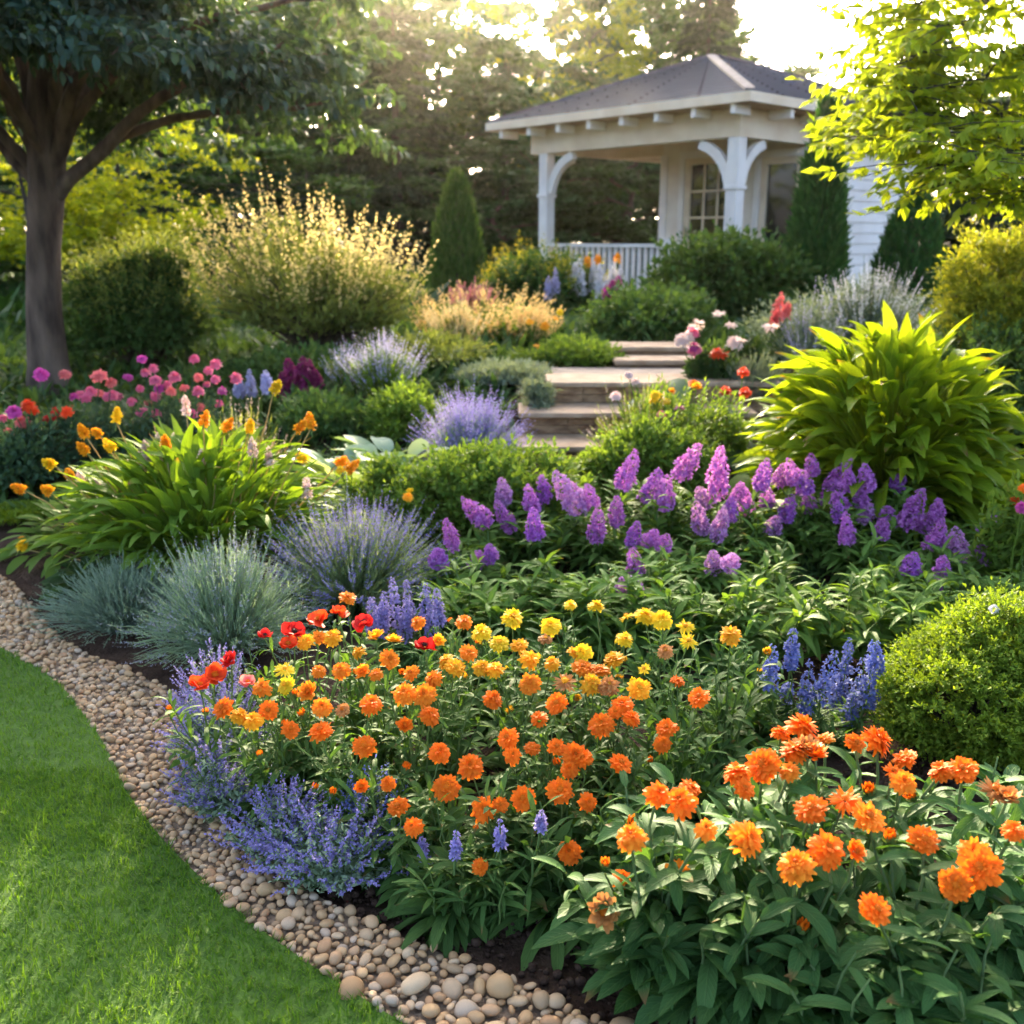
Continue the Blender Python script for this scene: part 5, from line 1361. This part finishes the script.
def spires(name, label, cat, lst, Yd, colour, seed, r=.03, leafm='deep', shape='thin', fl=.02, nf=110, lw=.03, group=None):
    rng = np.random.default_rng(seed); px0 = np.mean([q_[0] for q_ in lst]); x0 = xat(px0, Yd, .3); base = Vector((x0, Yd, float(ter(x0, Yd))))
    t = thing(name, label, cat, base, group); mb = MB(); Ts = []
    for px, y0, y1 in lst:
        y_ = Yd + rng.uniform(-.12, .12); b = at(px, y1, y_) - base; tp = at(px, y0, y_) - base; Ts.append((b, tp))
    B = np.array([b for b, _ in Ts]); n = len(B); P = stems(mb, rng, B * np.array((.7, .7, 0)), B, .004 * max(1, Yd / 4), 1)
    stem_leaves(mb, rng, P, 14, .09 * max(1, Yd / 5), lw, .1, 1, 'leaf', 3, .12, (.0, 1.0), .8)
    ns = 3 * n; j = rng.integers(0, n, ns); Tn = B[j] * rng.uniform(.5, .95, (ns, 1)) + rng.normal(0, .05, (ns, 3)) * (1, 1, 0)
    P2 = stems(mb, rng, Tn * (.7, .7, 0), Tn, .003, 1); stem_leaves(mb, rng, P2, 14, .09 * max(1, Yd / 5), lw, .1, 1, 'leaf', 3, .12, (.0, 1.1), .8)
    mb.build('foliage', [M_[leafm], M_['calstem']], t)
    for k, (b, tp) in enumerate(Ts):
        h = (tp - b).length; sm_ = spike_mesh(seed * 10 + k, h, r * rng.uniform(.85, 1.15), nf, fl, shape); o = sm_.build('flower_spike', [PET[colour] if isinstance(colour, str) else colour, M_['calstem']], t, loc=b)
        o.rotation_euler = (rng.normal(0, .07), rng.normal(0, .07), 0)
spires('blue_salvia', 'blue salvia with many deep blue spikes beside the boxwood bush', 'salvia', [(790, 628, 668), (820, 648, 700), (842, 638, 695), (856, 655, 712), (875, 640, 672), (835, 670, 715), (768, 645, 690), (805, 662, 712), (868, 668, 705), (780, 680, 712), (850, 690, 725), (815, 690, 722)], 2.8, 'blue', 221, .022, 'cal', 'thin', .013, 62, .012)
spires('blue_lupin', 'blue violet lupin spires between the lavender and the red blooms', 'lupin', [(372, 598, 632), (385, 590, 632), (398, 576, 630), (412, 580, 632), (425, 584, 630), (440, 588, 625), (380, 606, 636), (405, 600, 640), (432, 600, 638)], 3.3, 'lav', 222, .018, 'cal', 'thin', .013, 66, .016)
spires('burgundy_lupin', 'dark red lupin spires behind the pink flower bush', 'lupin', [(293, 358, 385), (302, 356, 388), (310, 360, 390), (284, 372, 395), (316, 370, 395)], 7.2, 'burgundy', 223, .045, 'deep', 'cone', .03, 110, .03)
spires('pale_blue_spire', 'two pale blue veronica spires behind the pink flower bush', 'veronica', [(252, 370, 396), (268, 370, 394), (240, 378, 396)], 6.9, 'palelav', 224, .03, 'deep', 'cone', .022, 90, .03)
spires('white_delphinium', 'white and pale blue delphinium spires in front of the railing', 'delphinium', [(575, 262, 290), (582, 258, 295), (592, 262, 292), (600, 264, 298), (612, 262, 290), (566, 270, 300), (620, 268, 292), (606, 276, 305), (552, 285, 305)], 11.6, 'white', 225, .035, 'deep', 'thin', .035, 80, .04)
spires('pale_lupin', 'pale blue lupin spires left of the railing balusters', 'lupin', [(556, 268, 292), (548, 276, 300), (596, 298, 316), (604, 300, 318)], 11.3, 'palelav', 226, .026, 'deep', 'thin', .03, 60, .04)
spires('orange_lily', 'small orange flower spires among the white delphiniums', 'flower', [(597, 254, 264), (617, 253, 263), (588, 256, 266)], 11.9, 'amber', 227, .028, 'deep', 'thin', .03, 30, .04)
spires('magenta_stock', 'magenta flower spike before the railing post', 'flower', [(612, 280, 294), (618, 276, 292), (608, 286, 298)], 10.9, 'magenta', 228, .04, 'deep', 'thin', .035, 40, .04)
spires('red_lily', 'red flower spike in front of the narrow conifer', 'flower', [(780, 292, 318), (776, 300, 322), (786, 302, 316), (773, 308, 326)], 7.9, 'coral', 229, .02, 'deep', 'thin', .034, 22, .03)

shrub('step_tuft', 'small green tuft spilling over the right end of the lower stone steps', 'plant', 655, 5.75, 392, 75, M_['fresh'], (.05, .012), 900, 10, 301, clump=(90, .1), t0=.1, zmin=-.6, up=.4, prof='blade')
shrub('step_tuft', 'small grey green tuft at the left end of the top stone step', 'plant', 540, 6.6, 378, 36, M_['silver'], (.05, .012), 420, 10, 302, clump=(42, .07), t0=.1, zmin=-.6, up=.4, prof='blade')
shrub('leafy_perennial', 'fresh green leafy clump left of the purple lavender', 'plant', 402, 6.3, 388, 85, M_['fresh'], (.06, .022), 1300, 10, 303, clump=(110, .12), t0=.1, zmin=-.5, up=.3)
shrub('leafy_perennial', 'olive green leafy clump below the dark red spires', 'plant', 318, 6.5, 398, 95, M_['midg'], (.06, .022), 1300, 10, 304, clump=(110, .12), t0=.1, zmin=-.5, up=.3)
shrub('leafy_perennial', 'dark leafy clump between pale violet salvia and large pale shrub', 'plant', 300, 7.9, 352, 120, M_['midg'], (.07, .03), 1300, 10, 305, clump=(110, .16), t0=.1, zmin=-.5, up=.3)
mound('plume_grass', 'tan plume grass behind the yellow torch flowers', 'grass tuft', 232, 5.3, 402, 110, M_['olive'], PET['blush'], 306, 150, (.06, .008), 8, .16, (.014, .007), 22, .5, .8, power=1)
# creeping catmint spilling from the central bed onto the stones
def creeper(name, label, px, py, W_, D_, H_, colour, seed, n=170):
    rng = np.random.default_rng(seed); g = ground(px, py); t = thing(name, label, 'catmint', (g.x, g.y, 0)); mb, fb = MB(), MB()
    a = rng.uniform(0, 6.28, n); q_ = rng.uniform(0, 1, n) ** .55
    T = np.stack([W_ * q_ * np.cos(a), D_ * q_ * np.sin(a), H_ * (1 - .75 * q_ ** 2) * rng.uniform(.6, 1.1, n) + .02], -1); B = T * np.array((.25, .25, 0))
    P = stems(mb, rng, B, T, .0016, 1); stem_leaves(mb, rng, P, 16, .026, .011, .1, 1, 'oval', 2, .1, (-.2, 1), .5, cols=2)
    d = T - P[:, 3]; d /= np.linalg.norm(d, axis=1, keepdims=True); s = rng.random(n) < .8
    shoots(fb, rng, T[s] - d[s] * .04, T[s] + d[s] * rng.uniform(.015, .05, (s.sum(), 1)), 26, .010, .007, t0=.0, spread=.85, nseg=2, prof='oval', up=.2)
    mb.build('foliage', [M_['lavleaf'], M_['calstem']], t); fb.build('blossom', PET[colour], t)
creeper('catmint', 'violet catmint spilling over the stones below the poppies', 222, 765, .17, .14, .22, 'bluelav', 231)
creeper('catmint', 'pale violet catmint beside the vermilion poppies', 222, 730, .15, .14, .24, 'lav', 232)
creeper('catmint', 'dark violet catmint on the stones at the middle of the bed edge', 225, 815, .15, .12, .18, 'bluelav', 233)
creeper('catmint', 'violet catmint mat at the soil near the bloomless calendulas', 335, 880, .19, .12, .15, 'bluelav', 234, 220)
creeper('catmint', 'deep violet catmint between two other mats of it', 285, 855, .15, .12, .16, 'bluelav', 235)
creeper('catmint', 'small blue catmint sprig among calendula leaves near the soil', 375, 850, .11, .1, .2, 'blue', 236, 90)
spires('blue_pansy', 'a few dark blue florets low among calendula leaves', 'flower', [(425, 835, 862), (455, 832, 858), (500, 820, 846), (537, 885, 905), (440, 845, 870), (540, 810, 830)], 2.02, 'bluelav', 237, .010, 'cal', 'thin', .010, 34, .014)

# --- broad strap clump with torch flowers at the left
def torch_clump():
    rng = np.random.default_rng(241); p, H, Rw = px_thing(185, 4.4, 452, 320); t = thing('torch_lily', 'broad green leaf clump with yellow torch flowers on pale stalks', 'plant', p)
    mb = MB(); n = 640; D = sph(rng, n, -.1, 1); r = rng.uniform(.45, 1, n) ** .5
    T = np.stack([D[:, 0] * Rw * .68 * r, D[:, 1] * Rw * .6 * r, .08 + (.16 + D[:, 2].clip(0) * .62) * H * r], -1); B = T * np.array((.3, .3, 0))
    mid = B + (T - B) * .5 + np.array((0, 0, .06)); mb.tubes(np.stack([B, mid, T], 1), np.tile([.006, .005, .004], (n, 1)), 4)
    h, e = d2ha(D * (1, 1, .6) + np.array((0, 0, .75)) + rng.normal(0, .22, (n, 3)))
    blades(mb, T, h, e, rng.uniform(.4, 1.5, n), rng.uniform(.18, .32, n), rng.uniform(.04, .065, n), 6, 'leaf', .15, rng.normal(0, .35, n), 3)
    mb.build('foliage', leaf_mat('torch_lily_leaves', (.085, .16, .02), (.15, .25, .03), .4, (1.8, 1.6, .4), veins=.7, brown=.08), t)
    z4 = lambda X, Y: (X * .3418, 340 + Y * .3418)
    L = [(340,240,.06),(250,280,.05),(292,278,.04),(160,370,.05),(70,440,.05),(595,250,.06),(730,270,.055),(868,265,.06),(910,258,.06),(895,350,.05),(985,365,.05),(1015,385,.07),(800,150,.05),(655,265,.06),(485,315,.05),(330,320,.05),(255,330,.05),(395,350,.04),(60,610,.04),(205,400,.04),(148,445,.04)]
    tb = MB(); pos = []
    for X_, Y_, h_ in L:
        q_ = at(*z4(X_, Y_), 4.4 + rng.uniform(-.25, .3)) - p; pos.append(np.array(q_))
    for k in range(26): 
        a = rng.uniform(-1, 1); pos.append(np.array((a * Rw * .85, rng.uniform(-.3, .35), H * rng.uniform(.9, 1.25) * (1 - .5 * a * a))))
    pos = np.array(pos); P = stems(tb, rng, pos * np.array((.55, .55, .15)), pos, .0042, 0); tb.build('stalk', leaf_mat('tan_stalks', (.36, .30, .12), (.50, .40, .18), .3), t)
    for k, q_ in enumerate(pos):
        if k < len(L):
            sm_ = spike_mesh(2400 + k, L[k][2] * 1.15, .012, 54, .015, 'cone', 2.0); o = sm_.build('flower_spike', [PET['amber' if k % 3 else 'yellow'], M_['calstem']], t, loc=q_)
            d_ = P[k, -1] - P[k, -2]; o.rotation_euler = Vector(d_ + np.array((rng.normal(0, .05), 0, 0))).to_track_quat('Z', 'Y').to_euler()
        elif k % 2:
            sm_ = spike_mesh(2400 + k, .09, .012, 40, .016, 'thin', 2.0); o = sm_.build('seed_head', [PET['blush'], M_['calstem']], t, loc=q_)
torch_clump()

# --- pink and red bush behind it
def flower_bush(name, label, cat, px, Yd, topy, wpx, blooms, mleaf, seed, kind, s, leaf=(.07, .022), n=300, tilt=(-.5, 1)):
    rng = np.random.default_rng(seed); p, H, Rw = px_thing(px, Yd, topy, wpx); t = thing(name, label, cat, p); mb = MB()
    D = sph(rng, n, -.1, 1); E = np.stack([D[:, 0] * Rw, D[:, 1] * Rw * .6, .05 + (D[:, 2] * .5 + .45) * H * .95], -1) * rng.uniform(.6, 1, (n, 1)) ** .5
    shoots(mb, rng, E * (.3, .3, .1), E, 12, leaf[0], leaf[1], t0=.35, spread=.8, up=.2, nseg=2)
    T = []
    for (x_, y_, c_) in blooms: T.append(np.array(at(x_, y_, Yd + rng.uniform(-.3, .2)) - p))
    T = np.array(T); stems(mb, rng, T * np.array((.6, .6, 0)), T, .004, 0); mb.build('foliage', mleaf, t)
    for k, (x_, y_, c_) in enumerate(blooms):
        add_bloom(t, T[k], rnd.choice(kind), c_, rnd.randrange(9), (rnd.gauss(0, .2), tilt[0] + rnd.gauss(0, .2), tilt[1]), s * rnd.uniform(.8, 1.2), rnd)
z4 = lambda X, Y, c: (X * .3418, 340 + Y * .3418, c)
pk = [z4(*q_) for q_ in [(415,55,'magenta'),(448,82,'pink'),(510,108,'pink'),(568,55,'pink'),(630,70,'pink'),(580,108,'coral'),(375,110,'magenta'),(410,142,'pink'),(455,118,'pink'),(490,130,'pink'),(385,180,'pink'),(455,165,'pink'),(415,212,'pink'),(455,215,'pink'),(530,180,'coral'),(585,195,'coral'),(580,150,'pink'),(650,148,'magenta'),(640,185,'pink'),(690,110,'pink'),(605,130,'pink'),(430,185,'coral'),(500,150,'coral'),(560,215,'pink'),(610,90,'pink'),(425,95,'pink'),(465,140,'magenta'),(540,140,'coral'),(630,115,'pink'),(330,160,'pink'),(345,165,'pink'),(235,160,'pink'),(265,150,'pink'),(290,155,'coral'),(315,165,'pink'),(215,165,'magenta'),(250,170,'pink')]]
flower_bush('pink_achillea', 'airy bush of many pink and magenta flower heads', 'flower bush', 160, 5.9, 392, 170, pk, M_['deepblue'], 251, ['dome', 'double', 'drooped'], 1.12)
rd = [z4(*q_) for q_ in [(190,100,'coral'),(290,105,'coral'),(325,125,'coral'),(80,190,'vermilion'),(165,215,'red'),(195,210,'vermilion'),(140,235,'red'),(205,205,'red'),(95,205,'vermilion'),(120,100,'magenta'),(40,210,'magenta'),(65,240,'coral'),(140,300,'magenta'),(170,295,'magenta'),(120,310,'burgundy'),(30,270,'coral'),(150,320,'magenta'),(5,230,'pink')]]
flower_bush('red_achillea', 'low bush of red and coral flower heads near the big trunk', 'flower bush', 55, 5.8, 402, 150, rd, M_['deepblue'], 252, ['dome', 'double', 'drooped'], 1.4)
z6c = lambda X, Y, c: (604 + X * .41, 240 + Y * .41, c)
mix = [z6c(*q_) for q_ in [(225,360,'amber'),(218,350,'orange'),(140,385,'yellow'),(125,378,'yellow'),(150,395,'yellow'),(140,425,'pink'),(185,410,'burgundy'),(120,390,'yellow'),(60,330,'blush'),(75,345,'blush'),(28,380,'blush'),(165,370,'amber')]]
flower_bush('mixed_flowers', 'loose yellow and orange flowers at the right end of the stone steps', 'flower bush', 690, 5.6, 375, 130, mix, M_['fresh'], 253, ['double', 'cup', 'dome'], 1.0, (.05, .016), 200)
pop = [z6c(*q_) for q_ in [(340,322,'vermilion'),(296,368,'vermilion'),(378,178,'orange')]]
flower_bush('round_red_flowers', 'three round red flowers on thin stems beside the golden hosta', 'flower', 730, 5.7, 395, 60, pop[:2] + [(745, 392, 'vermilion')], M_['fresh'], 254, ['dome', 'double'], 1.25, (.05, .014), 130)
bl = [z6c(*q_) for q_ in [(225,210,'blush'),(232,200,'blush'),(205,235,'blush'),(280,180,'blush'),(310,208,'blush'),(320,250,'blush'),(335,245,'blush'),(190,243,'blush'),(275,275,'vermilion'),(285,278,'vermilion'),(220,262,'magenta'),(222,272,'pink'),(400,215,'blush'),(410,210,'blush'),(215,225,'pink')]]
flower_bush('pale_echinacea', 'pale flat topped pink flowers above the landing path', 'flower', 715, 7.0, 345, 50, bl, M_['deep'], 255, ['drooped', 'daisy'], 1.9, (.09, .03), 130, (-.15, 1))
rt = [(1019, 492, 'vermilion'), (1015, 500, 'vermilion'), (1022, 507, 'magenta'), (1024, 488, 'orange'), (1030, 498, 'vermilion'), (1034, 510, 'red')]
flower_bush('red_dahlia', 'red and magenta flower at the edge of the hosta', 'flower', 1030, 3.9, 470, 70, rt, M_['fresh'], 256, ['dome', 'cup'], .9, (.06, .025), 130)
wp = [(998, 606, 'mauve'), (1002, 603, 'white'), (994, 609, 'white')]
flower_bush('purple_white_flower', 'single purple and white bloom above the boxwood bush', 'flower', 1002, 3.0, 622, 40, wp, M_['fresh'], 257, ['dome'], .55, (.05, .02), 60)
yb = [(468, 400, 'yellow'), (537, 346, 'amber'), (556, 318, 'amber'), (530, 322, 'amber'), (545, 326, 'amber'), (420, 352, 'yellow'), (560, 312, 'yellow')]
flower_bush('yellow_daisies', 'scattered yellow daisies left of the landing path', 'flower bush', 540, 8.0, 350, 70, yb, M_['fresh'], 258, ['dome', 'daisy'], 1.2, (.06, .018), 160)
yc = [(408, 497, 'amber'), (340, 470, 'yellow'), (345, 462, 'amber'), (410, 492, 'yellow'), (22, 540, 'amber'), (12, 560, 'amber')]
flower_bush('small_marigold', 'low plant with single yellow blooms in front of the green shrub', 'flower', 375, 4.7, 500, 90, yc[:4], M_['fresh'], 259, ['cup', 'dome'], .8, (.05, .018), 140)
flower_bush('orange_marigold', 'small orange flowers at the bend of the gravel', 'flower', 18, 4.95, 560, 40, yc[4:] + [(18, 552, 'orange')], M_['fresh'], 260, ['dome'], .75, (.04, .015), 90)

def hosta(label, px, Yd, topy, wpx, m, seed, L=.26, W=.15, n=70):
    rng = np.random.default_rng(seed); p, H, Rw = px_thing(px, Yd, topy, wpx); t = thing('hosta', label, 'plant', p); mb = MB()
    leaf_clump(mb, rng, n, L, W, Rw * .5, .1, 1.2, .8, 'oval', 6, .1, stalk=H * .7); mb.build('foliage', m, t)
M_['hosta'] = leaf_mat('hosta_leaves', (.14, .24, .13), (.30, .40, .26), .35)
hosta('pale green hosta with broad leaves behind the torch flowers', 345, 5.2, 445, 95, M_['hosta'], 271)
hosta('silvery hosta leaf clump left of the purple lavender', 388, 5.5, 438, 60, M_['hosta'], 272, .22, .13)
hosta('bright green broad leaves at the left of the golden hosta', 738, 4.75, 445, 70, M_['fresh'], 273, .28, .12, 30)
hosta('large blue green leaves behind the orange flowers by the steps', 700, 6.1, 380, 60, M_['deepblue'], 274, .28, .18, 40)
hosta('dark leafy clump beside the gravel below the torch flowers', 70, 4.25, 575, 120, M_['deep'], 275, .16, .06, 110)
hosta('mid green leafy clump left of the torch flowers', 60, 4.7, 500, 120, M_['fresh'], 276, .16, .05, 120)

# ground cover between the beds
rng = np.random.default_rng(300)
n = 26000; yy = rng.uniform(3.75, 16, n) ; xx = rng.uniform(-.62, .62, n) * (yy + 1.5)
k = ~((xx > -.05) & (xx < 2.4) & (yy > 5.6) & (yy < 8.6)) & ~((xx < -1.1) & (yy < 5.2))
k &= ~inside(path_poly, np.stack([xx, yy], -1)) & ~inside(lawn_poly, np.stack([xx, yy], -1))
xx, yy = xx[k], yy[k]; n = len(xx); mb = MB()
xr = rng.uniform(1.25, 4.5, 5000); yr = rng.uniform(.8, 3.9, 5000); kr = xr > 1.15 + .12 * yr
xx, yy = np.concatenate([xx, xr[kr]]), np.concatenate([yy, yr[kr]]); n = len(xx)
sc = np.clip(yy / 5, .8, 2.2)
for q_ in range(3):
    blades(mb, np.stack([xx + rng.normal(0, .05, n), yy + rng.normal(0, .05, n), ter(xx, yy) - .01], -1), rng.uniform(0, 6.28, n), rng.uniform(.3, 1.4, n), rng.uniform(.3, 1.3, n), .14 * sc * rng.uniform(.5, 1.3, n), .035 * sc * rng.uniform(.6, 1.2, n), 3, 'leaf', .1, 0, 3)
tag(mb.build('ground_cover', M_['deep']), 'low green leaves covering the soil between the plants', None, kind='stuff')
n = 30000; yy = rng.uniform(12, 60, n); xx = rng.uniform(-.75, .75, n) * yy; mb = MB()
k = ~((xx > -1) & (yy < 21))
xx, yy = xx[k], yy[k]; n = len(xx)
blades(mb, np.stack([xx, yy, ter(xx, yy) - .02], -1), rng.uniform(0, 6.28, n), rng.uniform(.4, 1.5, n), rng.uniform(.2, 1, n), rng.uniform(.25, .8, n), rng.uniform(.1, .25, n), 2, 'leaf', .1, 0, 2)
tag(mb.build('undergrowth', G['lf_dark']), 'rough green undergrowth below the trees', None, kind='stuff')

# ------------------------------------------------------------------ evening haze
hm, t_, N_, L_ = mat('haze')
v = N_('VolumePrincipled'); v.inputs['Color'].default_value = (1, .90, .72, 1); v.inputs['Density'].default_value = HAZE; v.inputs['Anisotropy'].default_value = .94
o_ = N_('OutputMaterial'); L_(v.outputs[0], o_.inputs['Volume'])
mb = MB(); mb.box((-40, -4, -1.2), (40, 62, 14.5)); hz = mb.build('haze', hm, smooth_=False)
tag(hz, 'warm thin evening haze in the sunlight', None, kind='stuff')
